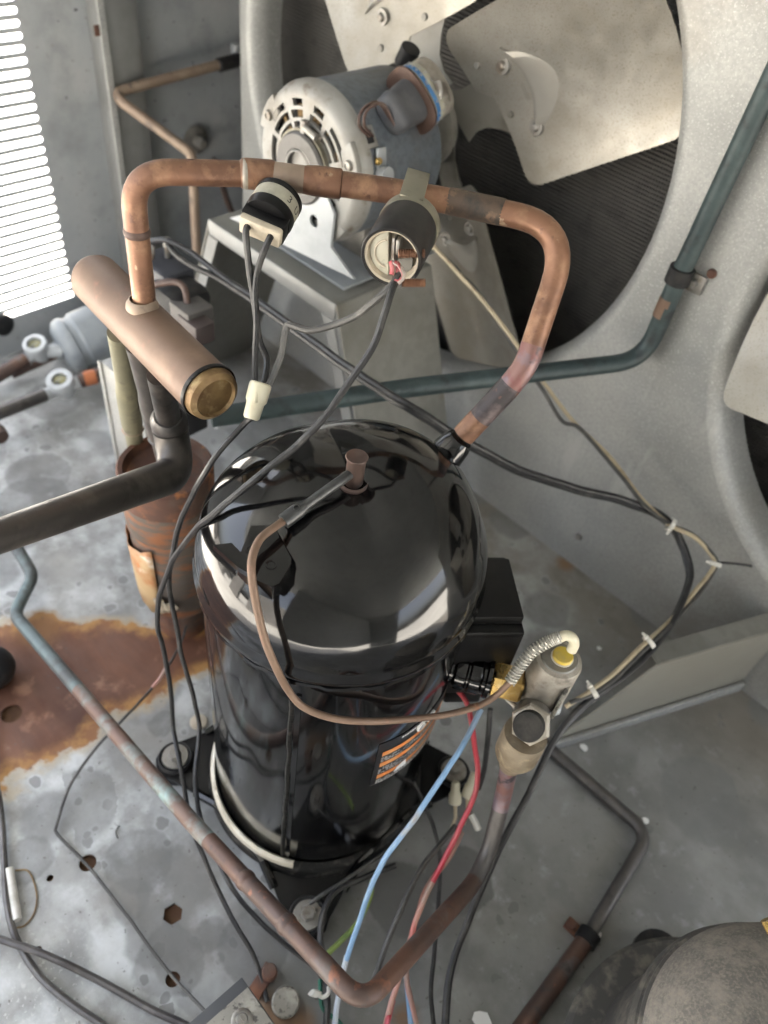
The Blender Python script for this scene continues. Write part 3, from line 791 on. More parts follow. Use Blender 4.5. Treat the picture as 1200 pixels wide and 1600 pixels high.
# ---- sheet-metal stand
sd = thing('motor_stand', 'folded sheet metal stand under motor with splayed legs', 'stand', (-.6, .58, 0))
xl, xr, yf, yb, zt = -.712, -.496, .500, .648, .3035
th = .0018
mb = MB(); mb.box(((xl + xr) / 2, (yf + yb) / 2, zt - .001), (xr - xl, yb - yf, .002)); mb.build('top_plate', GALV_D, sd)
mb = MB(); mb.box(((xl + xr) / 2, yf, zt - .0085), (xr - xl + .002, .003, .019), bev=.0012); mb.build('front_lip', POST, sd)
xrb, xlb = -.385, -.822
for xa, xb_, sg in ((xr, xrb, 1), (xl, xlb, -1)):
    mb = MB(); mb.prism([Vector((xa, yf, zt - .001)), Vector((xa, yb, zt - .001)), Vector((xb_, yb + (.0 if sg > 0 else 0), .001)), Vector((xb_, yf, .001))], (sg, 0, .4), th)
    lg = mb.build('leg', GALV_D, sd)
    mb = MB(); e = .017 * -sg
    mb.prism([Vector((xa, yf - .0005, zt - .018)), Vector((xb_, yf - .0005, .001)), Vector((xb_ + e, yf - .0005, .001)), Vector((xa + e, yf - .0005, zt - .018))], (0, -1, 0), th)
    mb.build('leg_flange', POST, lg)

# ================================================================ the black compressor
C0 = Vector((-.2205, .248, 0))
def pol(az, r, z): return Vector((C0.x + r * math.cos(rad(az)), C0.y + r * math.sin(rad(az)), z))
def rdir(az): return Vector((math.cos(rad(az)), math.sin(rad(az)), 0))
cp = thing('compressor', 'tall glossy black compressor with domed cap in the middle of the floor', 'compressor', C0)
body = [(0, .030), (.086, .030), (.0915, .036), (.0935, .045), (.0935, .335)]
mb = MB(); mb.lathe(body, C0, seg=128); shell = mb.build('shell', BLACKPAINT, cp)
RB = .0935
# domed cap; the crown bulges a little to the back as in the photograph
cap = [(.0945, .3375), (.0955, .3385), (.0975, .3415), (.0975, .346), (.0960, .349)]
for k_ in range(1, 25):
    a_ = math.pi / 2 * k_ / 24
    cap.append((.0960 * math.cos(a_) ** (2 / 2.3) if k_ < 24 else 0, .351 + .0665 * math.sin(a_) ** (2 / 2.3)))
fine = [(.093, .3375)] + cap[:5]
for (r1, z1), (r2, z2) in zip(cap[4:-1], cap[5:]):
    k_ = max(1, int(math.hypot(r2 - r1, z2 - z1) / .003))
    fine += [(r1 + (r2 - r1) * i / k_, z1 + (z2 - z1) * i / k_) for i in range(1, k_ + 1)]
mb = MB(); mb.lathe(fine, C0, seg=180)
for i, v in enumerate(mb.v):
    dx, dy = v.x - C0.x, v.y - C0.y
    if v.z > .382:
        r_ = math.hypot(dx, dy)
        back = max(0, (dx * .45 + dy * .89) / .09)
        k_ = (v.z - .382) / .032
        v.z += .026 * back * k_ + .001 * k_
    if v.z > .349:      # pressed steel is never quite even
        nz = noise.noise(v * 34) * .00022 + noise.noise(v * 85 + Vector((3, 1, 2))) * .00004
        n_ = Vector((dx, dy, 0)).normalized() * max(0, min(1, (.411 - v.z) / .03)) + Vector((0, 0, max(0, min(1, (v.z - .381) / .03))))
        v += n_ * nz * min(1, (v.z - .349) / .008)
    mb.v[i] = v
CAPTOP = .4185
mb.build('cap', BLACKPAINT, cp, sharp=40)
def top_z(x, y):
    dx, dy = x - C0.x, y - C0.y; r_ = math.hypot(dx, dy); z = .4155
    for (r1, z1), (r2, z2) in zip(cap[5:-1], cap[6:]):
        if r2 <= r_ <= r1: z = z1 + (z2 - z1) * (r1 - r_) / (r1 - r2)
    k_ = max(0, (z - .382) / .032)
    return z + .026 * max(0, (dx * .45 + dy * .89) / .09) * k_ + .001 * k_
def prof_r(z):
    if z < .3375: return RB
    zz = z - .001 * max(0, (z - .382) / .032)
    for (r1, z1), (r2, z2) in zip(cap[4:-1], cap[5:]):
        if z1 - 1e-9 <= zz <= z2: return r1 + (r2 - r1) * (zz - z1) / max(1e-6, z2 - z1)
    return cap[3][0] if zz < .36 else -1
def on_comp(px, py, off=.006):
    """point just above the compressor's skin as seen at the pixel"""
    v = Vector((px - 600.0, py - 800.0, F)).normalized(); r = Vector((RX.dot(v), RY.dot(v), RZ.dot(v)))
    s = .25
    while s < 1.0:
        p = EYE + r * s
        back = .026 * max(0, ((p.x - C0.x) * .45 + (p.y - C0.y) * .89) / .09) * max(0, min(1, (p.z - .382) / .032))
        rr_ = math.hypot(p.x - C0.x, p.y - C0.y)
        pr_ = prof_r(p.z - back)
        if 0 < p.z < .45 and pr_ > 0 and rr_ < pr_:
            return p - r * (off * 1.35)
        s += .0007
    return EYE + r * s
# girth weld under the cap and the long weld down the front
mb = MB(); pts = [pol(a, RB + .0008 + .0006 * math.sin(a * 1.7), .3355 + .0006 * math.sin(a * .9)) for a in range(0, 360, 3)]
mb.tube(pts + pts[:1], .0022, 6, cap=False); mb.build('girth_weld', BLACKPAINT, cp)
mb = MB(); V = []
pts = [pol(-60.6 + random.uniform(-.35, .35), RB - .0006, z / 100) for z in range(4, 32)]
mb.tube(pts, [.0019 + random.uniform(0, .0006) for _ in pts], 6); mb.build('long_weld', SEAMBLK, cp)
mb = MB(); mb.box(pol(-58.0, RB + .0003, .178), (.0012, .0035, .282), rdir(-58.0), Vector((-math.sin(rad(-58.0)), math.cos(rad(-58.0)), 0)), (0, 0, 1)); mb.build('lap_edge', BLACKPAINT, cp)
# base plate with ears, turned-up edges, bolts in rubber grommets
ears = [(-.095, -.095), (.095, -.095), (.095, .095), (-.095, .095)]
outl = []
for i, (ex, ey) in enumerate(ears):
    a0 = math.degrees(math.atan2(ey, ex))
    outl += [Vector((C0.x + ex + .019 * math.cos(rad(a0 + d)), C0.y + ey + .019 * math.sin(rad(a0 + d)), .018)) for d in (-90, -60, -30, 0, 30, 60, 90)]
    nx, ny = ears[(i + 1) % 4]
    outl.append(Vector((C0.x + (ex * .62 + nx * .38) * .93, C0.y + (ey * .62 + ny * .38) * .93, .018)))
    outl.append(Vector((C0.x + (ex * .38 + nx * .62) * .93, C0.y + (ey * .38 + ny * .62) * .93, .018)))
mb = MB(); mb.prism(outl, (0, 0, 1), .006, bev=.001); bp_ = mb.build('base_plate', PLATE, cp)
mb = MB()
for i in range(4):
    (ex, ey), (nx, ny) = ears[i], ears[(i + 1) % 4]
    a = Vector((C0.x + ex * .86 + nx * .0, C0.y + ey * .86, .024)); b = Vector((C0.x + nx * .86, C0.y + ny * .86, .024))
    ou = Vector((ex + nx, ey + ny, 0)).normalized()
    a = Vector((C0.x + ex * .80 + nx * .2, C0.y + ey * .80 + ny * .2, .030)) + ou * .0045; b = Vector((C0.x + ex * .2 + nx * .80, C0.y + ey * .2 + ny * .80, .030)) + ou * .0045
    mid1 = a.lerp(b, .22) - ou * .006; mid2 = a.lerp(b, .78) - ou * .006
    mb.tube(fillet([a - Vector((0, 0, .008)), mid1, mid2, b - Vector((0, 0, .008))], .02), .0042, 8)
mb.build('rolled_edge', BLACKPAINT, bp_)
for i, (ex, ey) in enumerate(ears):
    c = Vector((C0.x + ex, C0.y + ey, 0))
    mb = MB(); mb.lathe([(.013, .001), (.0165, .004), (.0165, .015), (.0155, .0155)], c, seg=28); mb.lathe([(.0155, .025), (.0165, .029), (.0150, .032), (.0128, .031), (.0125, .027)], c, seg=28); g = mb.build('grommet', RUBBER, cp)
    mb = MB(); mb.lathe([(0, .0335), (.0120, .0330), (.0125, .0305), (.0125, .028)], c, seg=28); wsh = mb.build('washer', STEEL, g)
    mb = MB(); mb.lathe([(0, .0395), (.0055, .0395), (.0062, .0385), (.0062, .033)], c, seg=6); mb.build('bolt_head', STEEL, g)
mb = MB(); mb.lathe([(.085, .020), (.1000, .021), (.1025, .025), (.1005, .030), (.097, .033), (.0925, .034)], C0, seg=100); mb.build('base_ring', SEAMBLK, cp)
# pale strip lying in the gutter round the foot of the shell
mb = MB(); mb.lathe([(.0940, .0345), (.0946, .041), (.0962, .0430), (.0985, .0425), (.0998, .0400), (.0998, .0350), (.0940, .0325)], C0, seg=70, a0=176, a1=306)
ns = 71
for i, v in enumerate(mb.v):
    a = math.degrees(math.atan2(v.y - C0.y, v.x - C0.x)) % 360
    v.z += .006 * max(0, (215 - a) / 40) + random.uniform(-.0003, .0003)
    if a < 200:
        q = (200 - a) / 24; rr_ = math.hypot(v.x - C0.x, v.y - C0.y); nr = .0942 + (rr_ - .0942) * max(.05, 1 - q)
        v.x = C0.x + (v.x - C0.x) * nr / rr_; v.y = C0.y + (v.y - C0.y) * nr / rr_
mb.build('seal_strip', BAND, cp, sharp=50)
# warning sticker bent round the shell
def wrap(u, v, az0, z0, r): return pol(az0 + math.degrees(u / RB), r, z0 + v)
LZ = .250
def patch(u0, u1, v0, v1, r, mat, name, par, n=12):
    mb = MB(); V = []; 
    for i in range(n + 1):
        u = u0 + (u1 - u0) * i / n
        V += [wrap(u, v0, -22.3, LZ, r), wrap(u, v1, -22.3, LZ, r)]
    mb.add(V, [[2 * i, 2 * i + 2, 2 * i + 3, 2 * i + 1] for i in range(n)])
    return mb.build(name, mat, par)
st = patch(0, .085, -.067, .0, RB + .0004, STICKER, 'warning_sticker', cp, 20)
for k_, (v0, v1) in enumerate(((-.0205, -.0140), (-.0375, -.0310), (-.0570, -.0505))):
    patch(.004, .080, v0, v1, RB + .0008, ORANGE_INK, 'orange_strip', st, 20)
mb = MB()
for v0 in (-.0240, -.0265, -.0290, -.0410, -.0435, -.0460, -.0485, -.0605, -.0630, -.0655):
    u = .004
    while u < .078:
        ln = random.uniform(.0012, .0042)
        if random.random() < .88:
            V = [wrap(u, v0, -22.3, LZ, RB + .0009), wrap(u + ln, v0, -22.3, LZ, RB + .0009), wrap(u + ln, v0 + .0016, -22.3, LZ, RB + .0009), wrap(u, v0 + .0016, -22.3, LZ, RB + .0009)]
            mb.add(V, [[0, 1, 2, 3]])
        u += ln + .0009
for v0 in (-.0095, -.0285, -.0475):
    u = .006
    while u < .06:
        ln = random.uniform(.0015, .005)
        u += ln + .0012
mb.build('small_print', GREY_INK, st)
mb = MB()
u = .018
while u < .036:
    mb.add([wrap(u, -.0040, -22.3, LZ, RB + .0009), wrap(u + .0016, -.0040, -22.3, LZ, RB + .0009), wrap(u + .0016, -.0018, -22.3, LZ, RB + .0009), wrap(u, -.0018, -22.3, LZ, RB + .0009)], [[0, 1, 2, 3]]); u += .0022
V = []
mb.tube([wrap(.038 + .0048 * math.cos(t), -.008 + .0048 * math.sin(t), -22.3, LZ, RB + .0009) for t in [rad(a) for a in range(40, 330, 15)]], .0012, 4)
mb.tube([wrap(.047 + .0045 * math.cos(t), -.007 + .0045 * math.sin(t), -22.3, LZ, RB + .0009) for t in [rad(a) for a in range(-120, 170, 15)]], .0010, 4)
mb.build('white_print', WHITE_INK, st)
mb = MB()
V = [wrap(.019, -.060, -22.3, LZ, RB + .0011), wrap(.031, -.060, -22.3, LZ, RB + .0011), wrap(.029, -.049, -22.3, LZ, RB + .0011), wrap(.021, -.053, -22.3, LZ, RB + .0011)]
mb.add(V, [[0, 1, 2, 3]]); mb.build('white_scuff', WHITE_INK, st)
# mounting pad on the crown, with two pips and a sharp tab
pz = .418
corn = [P(a, b, z=pz) for a, b in ((392, 806), (428, 808), (456, 857), (455, 866), (437, 896), (425, 902), (398, 890), (370, 862))]
mb = MB(); mb.prism([Vector((q.x, q.y, top_z(q.x, q.y) - .012)) for q in corn], (0, 0, 1), .010)
for i, v in enumerate(mb.v):
    if i >= len(corn): pass
bmv = []
top = [Vector((q.x, q.y, max(top_z(q.x, q.y), .4075) + .0022)) for q in corn]
bot = [Vector((q.x, q.y, .398)) for q in corn]
mb = MB(); n_ = len(top)
mb.add(top + bot, [list(range(n_))] + [[i, (i + 1) % n_, n_ + (i + 1) % n_, n_ + i] for i in range(n_)]); pad = mb.build('mounting_pad', BLACKPAINT, cp)
for a, b in ((392, 846), (424, 870)):
    c = P(a, b, z=.417); mb = MB(); mb.lathe([(.0031, -.001), (.0031, .0008), (.0022, .0009), (.0018, .0002), (.0009, .0004), (0, .0014)], (c.x, c.y, max(top_z(c.x, c.y), .4075) + .0022), seg=18); mb.build('pip', BLACKPAINT, pad)
tb = [P(a, b, z=.409) for a, b in ((333, 853), (362, 850), (392, 880), (398, 903), (372, 888))]
mb = MB(); mb.prism([q + Vector((0, 0, .001)) for q in tb], (0, 0, -1), .004); mb.build('tab', BLACKPAINT, pad)
# copper stub in its socket
SX = P(553, 752, z=CAPTOP + .001)
mb = MB(); mb.lathe([(.0098, -.004), (.0098, .0012), (.0085, .0022), (.0075, .0012), (.0072, -.002), (0, -.002)], (SX.x, SX.y, CAPTOP), seg=32); so = mb.build('socket', COPPER_OLD, cp)
mb = MB(); mb.lathe([(0, -.001), (.0056, -.001), (.0056, .007), (.0056, .0165), (.0062, .0195), (.0067, .0207), (.0063, .0214), (.0048, .0208), (0, .0202)], (SX.x, SX.y, CAPTOP), seg=32); stub = mb.build('copper_stub', COPPER_OLD, cp)
# discharge boss on the back right of the cap
E_ = pol(82, .088, .408); ED = (P(800, 598, d=.487) - E_).normalized()
mb = MB(); mb.tube([E_ - ED * .014, E_ - ED * .001, E_ + ED * .003], [.0125, .0108, .0088], 24); mb.build('discharge_boss', BLACKPAINT, cp)
# service fitting on the right
az = 31; fz = .252; ro = rdir(az); fo = pol(az, RB - .011, fz)
mb = MB(); mb.lathe([(.016, 0), (.0165, .006), (.012, .009), (.0115, .012), (.0148, .014), (.0152, .016), (.0152, .021), (.0135, .0225), (.0135, .0235), (.0152, .025), (.0152, .032), (.0138, .034), (.0138, .036), (.0160, .037), (.0160, .040), (0, .040)], fo, ro, 36); fit = mb.build('service_fitting', BLACKPAINT, cp, sharp=30)
mb = MB(); mb.lathe([(0, .0402), (.0125, .0402), (.0142, .042), (.0142, .062), (.0122, .064), (0, .064)], fo, ro, 6); mb.build('brass_nut', BRASS, cp, sharp=20)
# terminal box
az = 50; rr = rdir(az); tt = Vector((-rr.y, rr.x, 0)); tc_ = pol(az, .108, 0)
mb = MB(); mb.box(tc_ + Vector((0, 0, .262)), (.046, .070, .082), rr, tt, (0, 0, 1), bev=.002); tbx = mb.build('terminal_box', BLACKPL, cp)
mb = MB(); mb.box(tc_ + Vector((0, 0, .306)), (.044, .054, .010), rr, tt, (0, 0, 1), bev=.0015); mb.box(tc_ + rr * .0 + tt * -.030 + Vector((0, 0, .2995)), (.044, .010, .004), rr, tt, (0, 0, 1), bev=.001); mb.build('box_lid', BLACKPL, tbx)
mb = MB(); mb.box(tc_ + Vector((0, 0, .205)), (.030, .052, .030), rr, tt, (0, 0, 1), bev=.002); mb.build('wire_entry', BLACKPL, tbx)

# ================================================================ copper pipework in front
R58 = .0076
HA, HB = P(322, 607, z=.428), P(150, 436, z=.428)           # header axis, near and far end
hax = (HB - HA).normalized()
J = P(222, 486, z=.445)
TL = Vector((J.x, J.y, .532)); TL = P(204, 268, z=.532)
J = Vector((TL.x * .6 + J.x * .4, TL.y * .6 + J.y * .4, .440))
run = [J, TL, P(405, 272, z=.533), P(650, 302, z=.533), P(893, 356, z=.5365), P(822, 572, d=.482), P(790, 610, d=.4905), E_ + ED * .006]
dp_ = thing('discharge_pipe', 'copper pipe arching over the compressor from its cap to the fat copper muffler', 'copper pipe', J)
run_p = resample(fillet(run, [.024, .1, .3, .032, .10, .05], 10), .004)
cut = min(range(len(run_p)), key=lambda i: (run_p[i] - P(838, 540, d=.478)).length)
mb = MB(); mb.tube(run_p[:cut + 1], R58, 24); mb.build('tube', COPPER, dp_)
cut2 = min(range(len(run_p)), key=lambda i: (run_p[i] - P(798, 604, d=.488)).length); cut3 = min(range(len(run_p)), key=lambda i: (run_p[i] - P(752, 650, d=.502)).length)
mb = MB(); mb.tube(run_p[cut:cut2 + 1], R58 + .0001, 24); mb.build('heat_tinted_tube', COPPER_BLUE, dp_, label='brazed end tinted pink and black by heat')
mb = MB(); mb.tube(run_p[cut2:cut3 + 1], R58 + .0002, 24); mb.build('sooty_tube', M('soot_black_copper', (.045, .038, .04), .5, .3, [((.13, .10, .10), 60, .5, .66, 5), ((.2, .10, .07), 90, .62, .7, 3)], (250, .1)), dp_)
mb = MB(); mb.tube(run_p[cut3:], R58 + .0003, 24); mb.build('bare_end', COPPER, dp_)
# belled joints along the top run
d_ = (run[3] - run[2]).normalized()
def along(px, py):
    q_ = P(px, py, z=.533); i_ = min(range(2, len(run_p) - 2), key=lambda i: (run_p[i] - q_).length)
    return i_
def collar(px, py, prof, name, mat, seg=28):
    i_ = along(px, py); q_ = run_p[i_]; t_ = (run_p[i_ + 2] - run_p[i_ - 2]).normalized()
    mb = MB(); mb.tube([q_ + t_ * h for h, _ in prof], [R58 + r_ for _, r_ in prof], seg); return mb.build(name, mat, dp_)
collar(406, 272, [(-.0115, 0), (-.0100, .0010), (-.0075, .0013), (.0075, .0013), (.0105, 0)], 'coupling', COPPER)
collar(500, 285, [(-.0135, 0), (-.010, .0007), (-.004, .0013), (.010, .0013), (.0115, .0011), (.012, 0)], 'coupling', COPPER)
collar(385, 270, [(-.003, 0), (-.001, .0012), (.001, .0012), (.003, 0)], 'braze_ring', TIN)
q = J + (TL - J) * .60; dv = (TL - J).normalized()
mb = MB(); mb.tube([q - dv * .0025, q - dv * .001, q + dv * .001, q + dv * .0025], [R58, R58 + .0008, R58 + .0008, R58], 28); mb.build('braze_ring', COPPER_OLD, dp_)
# sooty sleeve at the switch stem
collar(455, 280, [(-.0125, .0003), (-.0120, .0005), (.0130, .0005), (.0135, .0003)], 'scorched_band', PIPE_TAN)
collar(740, 325, [(-.016, .0002), (-.0155, .0004), (.018, .0004), (.0185, .0002)], 'sooty_band', M('sooty_brown_copper', (.10, .07, .05), .55, .3, [((.045, .04, .036), 50, .48, .62, 5), ((.2, .13, .085), 80, .58, .7, 4)], (250, .1)))

hd = thing('muffler', 'fat dull copper cylinder with brass end cap hanging at left of compressor', 'muffler', HA)
RH = .0184
mb = MB(); L_ = (HB - HA).length
mb.lathe([(.0165, -.003), (RH, -.003), (RH, 0), (RH, L_), (RH - .003, L_ + .006), (0, L_ + .008)], HA, hax, 48); mb.build('cylinder', COPPER_HDR, hd)
mb = MB(); mb.lathe([(.0180, -.0012), (.0180, -.005), (.0170, -.0098), (.0138, -.0122), (.0128, -.0098), (0, -.0092)], HA, hax, 48); mb.build('end_cap', BRASS_DULL, hd)
mb = MB(); mb.lathe([(.0176, -.0045), (.0192, -.0048), (.0196, -.0032), (.0194, -.002)], HA, hax, 48); mb.build('cap_groove', SEAMBLK, hd)
mb = MB(); jj = HA + hax * ((J - HA).dot(hax)); top = Vector((jj.x, jj.y, jj.z + RH - .001))
mb.lathe([(R58 + .0032, -.0015), (R58 + .0028, .0015), (R58 + .0008, .0045), (R58, .005)], top, (0, 0, 1), 28); mb.build('braze_collar', PIPE_TAN, hd)
# three pipes from the muffler down to the rusty canister
KX, KY, KT, KR = -.460, .262, .235, .0425
pipes = []
for (px, py), (qx, qy), mat, r_, lab, bul in (((185, 520), (-.478, .275), PIPE_OLIVE, .0078, 'olive tarnished pipe, leftmost of three below the fat copper muffler', True),
                                       ((214, 540), (-.456, .262), PIPE_GREY, .0078, 'grey tarnished pipe, middle of three below the fat copper muffler', True)):
    a = P(px, py, z=.415); b = Vector((qx, qy, KT + .001)) if mat is PIPE_GREY else P(215, 720, z=.19)
    ct = tag(MB().tube([Vector((0, 0, 0)), Vector((0, 0, .01))], .001).build('tmp', mat), '', '') if False else thing('copper_pipe', lab, 'copper pipe', b)
    m1, m2 = a.lerp(b, .38), a.lerp(b, .52)
    pp = [a, a.lerp(b, .3), a.lerp(b, .36), a.lerp(b, .42), a.lerp(b, .62), a.lerp(b, .68), a.lerp(b, .8), b]
    rs = [r_, r_, r_ + .0012, r_ + .0016, r_ + .0016, r_ + .0004, r_, r_]
    mb = MB(); mb.tube(pp, rs, 22); mb.build('tube', mat, ct)
    q = pp[5]
    mb = MB(); mb.tube([q - Vector((0, 0, .002)), q, q + Vector((0, 0, .002))], [r_ + .0004, r_ + .0022, r_ + .0004], 22); mb.build('braze_ring', PIPE_TAN if mat is PIPE_OLIVE else PIPE_GREY, ct)
# wide suction pipe bending from the third drop pipe to the left edge
sp_pts = [P(250, 585, z=.410), P(266, 668, d=.588), P(277, 740, d=.590), P(-110, 876, d=.395)]
su = thing('suction_pipe', 'wide dark pipe sweeping in from the left edge and up below the muffler', 'pipe', sp_pts[2])
pp = fillet(sp_pts, [.03, .036], 14)
rs = []
for i, q in enumerate(pp):
    rs.append(.0090 if q.z > sp_pts[1].z + .002 else .0134)
BRONZE = M('dark_bronze_pipe', (.075, .068, .063), .38, .5, [((.13, .115, .10), 30, .48, .68, 5), ((.02, .019, .019), 24, .55, .7, 4)], (250, .1), rvar=.1)
mb = MB(); mb.tube(pp, rs, 30); mb.build('tube', BRONZE, su)
q = sp_pts[1]; dv = (sp_pts[0] - sp_pts[1]).normalized()
mb = MB(); mb.tube([q - dv * .006, q - dv * .004, q + dv * .012, q + dv * .018], [.0130, .0138, .0138, .0105], 30); mb.build('coupling', PIPE_GREY, su)

# rusty canister below
kn = thing('rusty_canister', 'rusty steel canister with peeling orange sticker left of black compressor', 'canister', (KX, KY, 0))
K0 = Vector((KX, KY, 0))
mb = MB(); mb.lathe([(.0, .047), (.032, .047), (.037, .052), (KR - .002, .060), (KR - .002, KT - .062)], K0, seg=64); mb.build('lower_shell', RUST_BAND, kn)
mb = MB(); mb.lathe([(KR - .002, KT - .065), (KR, KT - .062), (KR, KT - .028), (KR - .001, KT - .026)], K0, seg=64); mb.build('scaly_band', RUST_BAND, kn)
mb = MB(); mb.lathe([(KR - .001, KT - .027), (KR + .0008, KT - .025), (KR + .0008, KT + .004), (KR - .001, KT + .0065), (KR - .005, KT + .006), (KR - .008, KT - .002), (.018, KT - .004), (0, KT - .002)], K0, seg=64); mb.build('rim_top', RUST, kn)
mb = MB(); mb.lathe([(.028, .0), (.026, .050), (0, .050)], K0, seg=32); mb.build('foot', RUST, kn)
# torn sticker: two flakes standing off the shell
def flake(a0, a1, zt_, zb_, mat, name, lift, lab=None, seedv=1):
    rnd = random.Random(seedv); n = 14; V = []
    for i in range(n + 1):
        a = rad(a0 + (a1 - a0) * i / n); l = lift * (.3 + .7 * abs(math.sin(i * .9 + seedv)))
        zt2 = zt_(i / n) + rnd.uniform(-.0015, .0015); zb2 = zb_(i / n) + rnd.uniform(-.0025, .0025)
        for k in range(4):
            z = zb2 + (zt2 - zb2) * k / 3
            rr_ = KR + .0004 + l * (k / 3 if lift > 0 else 0)
            V.append(Vector((KX + rr_ * math.cos(a), KY + rr_ * math.sin(a), z)))
    mb = MB(); mb.add(V, [[i * 4 + k, i * 4 + k + 1, i * 4 + k + 5, i * 4 + k + 4] for i in range(n) for k in range(3)])
    o = mb.build(name, mat, kn, sharp=60, label=lab); sm = o.modifiers.new('t', 'SOLIDIFY'); sm.thickness = .0007
flake(185, 300, lambda t: .168 - .016 * math.sin(t * 3), lambda t: .075 + .012 * math.sin(t * 5), OLDLABEL, 'peeling_sticker', .0025, seedv=3)
flake(225, 292, lambda t: .150 - .02 * t, lambda t: .085 + .02 * t, ORANGE_RUST, 'orange_scab', .0012, seedv=5)
flake(296, 325, lambda t: .098 - .01 * t, lambda t: .066 + .01 * t, CREAM, 'loose_flap', .006, seedv=8)

# ================================================================ switches on the discharge pipe
# pressure switch with handwritten band
A_ = P(450, 287, d=.4715); Fp = P(411, 354, d=.4555)
ax = (Fp - A_).normalized(); L_ = (Fp - A_).length
wd = (P(436, 388, d=.450) - P(386, 362, d=.450)); wd = (wd - ax * wd.dot(ax)).normalized(); hp = ax.cross(wd)
sw = thing('pressure_switch', 'pressure switch with handwritten paper band and cream end hanging from copper pipe', 'switch', A_)
mb = MB(); mb.tube([A_, A_ + ax * .006, A_ + ax * .012], [.0062, .0068, .0078], 7); mb.build('stem', TIN, sw, sharp=20)
mb = MB(); mb.lathe([(.0075, .0105), (.0135, .012), (.0148, .0135), (.0148, .0165), (.0140, .0175)], A_, ax, 40); mb.build('crimp_ring', BLACKPL, sw)
mb = MB(); mb.lathe([(.0143, .0165), (.0146, .018), (.0146, .0265), (.014, .027)], A_, ax, 40); bandp = mb.build('paper_band', LABELP, sw)
mb = MB(); mb.lathe([(.0140, .026), (.0150, .0265), (.0150, .030), (.0144, .033), (.0, .0345)], A_, ax, 40); mb.build('black_cap', BLACKPL, sw)
bc = A_ + ax * .0365
mb = MB(); mb.box(bc - ax * .0015, (.0272, .0140, .010), wd, hp, ax, bev=.001); mb.build('cap_block', BLACKPL, sw)
mb = MB(); mb.box(bc + ax * .0045, (.0262, .0130, .006), wd, hp, ax, bev=.0016); mb.build('cream_face', CREAM, sw)
FACE = bc + ax * .0072
# hand lettering wrapped round the band
up_ = (EYE - (A_ + ax * .022)); up_ = (up_ - ax * up_.dot(ax)).normalized(); sd_ = ax.cross(up_)
mb = MB()
for s_, a_, sz in (('3', 22, .0068), ('U', 54, .0068), ('7', 82, .0060)):
    V, Fc = text_pts(s_, sz); W_ = []
    for v in V:
        u, t = v.x, v.y
        ang = rad(a_) + u / .0147
        W_.append(A_ + ax * (.0218 - t) + (up_ * math.cos(ang) - sd_ * math.sin(ang)) * .01475)
    mb.add(W_, Fc)
mb.build('handwriting', BLACK_INK, bandp)

# round thermostat strapped to the pipe
B_ = P(640, 352, d=.4590); Fp = P(611, 403, d=.432)
ax = (Fp - B_).normalized(); L_ = (Fp - B_).length; RT = .0180
th_ = thing('clamp_thermostat', 'scuffed black round thermostat clipped to copper pipe with copper studs in its open face', 'thermostat', B_)
mb = MB(); mb.lathe([(0, .002), (RT - .003, .002), (RT - .0005, .0035), (RT, .006), (RT, L_ - .001), (RT - .0008, L_ + .0005), (RT - .0022, L_ + .0002), (RT - .0024, L_ - .004)], B_, ax, 56); mb.build('casing', CASING, th_)
mb = MB(); mb.lathe([(RT - .0022, L_ - .0004), (RT - .0034, L_ - .001), (RT - .0042, L_ - .004), (RT - .0046, L_ - .010), (0, L_ - .011)], B_, ax, 56); cup = mb.build('face_cup', CREAM, th_)
vw = (P(560, 400, d=.432) - P(660, 405, d=.432)); vx_ = (vw - ax * vw.dot(ax)).normalized(); vy_ = ax.cross(vx_)       # vx_ points left in the picture
if vy_.z < 0: vy_ = -vy_
fc = B_ + ax * (L_ - .0038)
mb = MB(); pr = [(.0135 * math.cos(rad(a)), .0135 * math.sin(rad(a))) for a in range(-82, 83, 8)]
mb.prism([fc + vx_ * (u + .0002) + vy_ * v for u, v in pr], -ax, .005, bev=.0006); hm = mb.build('half_disc', LABELP, th_)
mb = MB(); pr = [(.0085 * math.cos(rad(a)), .0085 * math.sin(rad(a))) for a in range(-75, 76, 10)]
mb.tube([fc + ax * .0003 + vx_ * (u + .002) + vy_ * v for u, v in pr], .0006, 6); mb.build('disc_groove', CREAM, hm)
mb = MB(); mb.box(fc - vx_ * .006 - ax * .004, (.010, .021, .002), vx_, vy_, ax); mb.build('cavity_floor', MOTORG, th_)
mb = MB(); mb.box(fc - vx_ * .0012 + ax * .0 + vy_ * .004, (.0014, .017, .010), vx_, vy_, ax); mb.box(fc - vx_ * .0035 + vy_ * .007, (.002, .009, .009), vx_, vy_, ax, bev=.0005); mb.build('terminal_plate', STEEL, th_)
def stud(a, b, r):
    n = 60; d = (b - a).normalized(); L0 = (b - a).length
    mb = MB(); pr = []
    k = 16
    for i in range(k):
        pr += [(r * .80, L0 * i / k), (r, L0 * (i + .5) / k)]
    pr += [(r * .7, L0), (0, L0)]
    mb.lathe(pr, a, d, 18); return mb
s1a, s1b = P(622, 396, d=.4285), P(664, 396, d=.4285); s2a, s2b = P(628, 442, d=.430), P(665, 442, d=.430)
stud(s1a, s1b, .0027).build('copper_stud', COPPER, th_, sharp=10)
stud(s2a, s2b, .0025).build('copper_stud', COPPER, th_, sharp=10)
mb = MB(); mb.tube([P(613, 440, d=.431), P(629, 442, d=.430)], .0034, 8); mb.build('stud_nut', STEEL, th_)
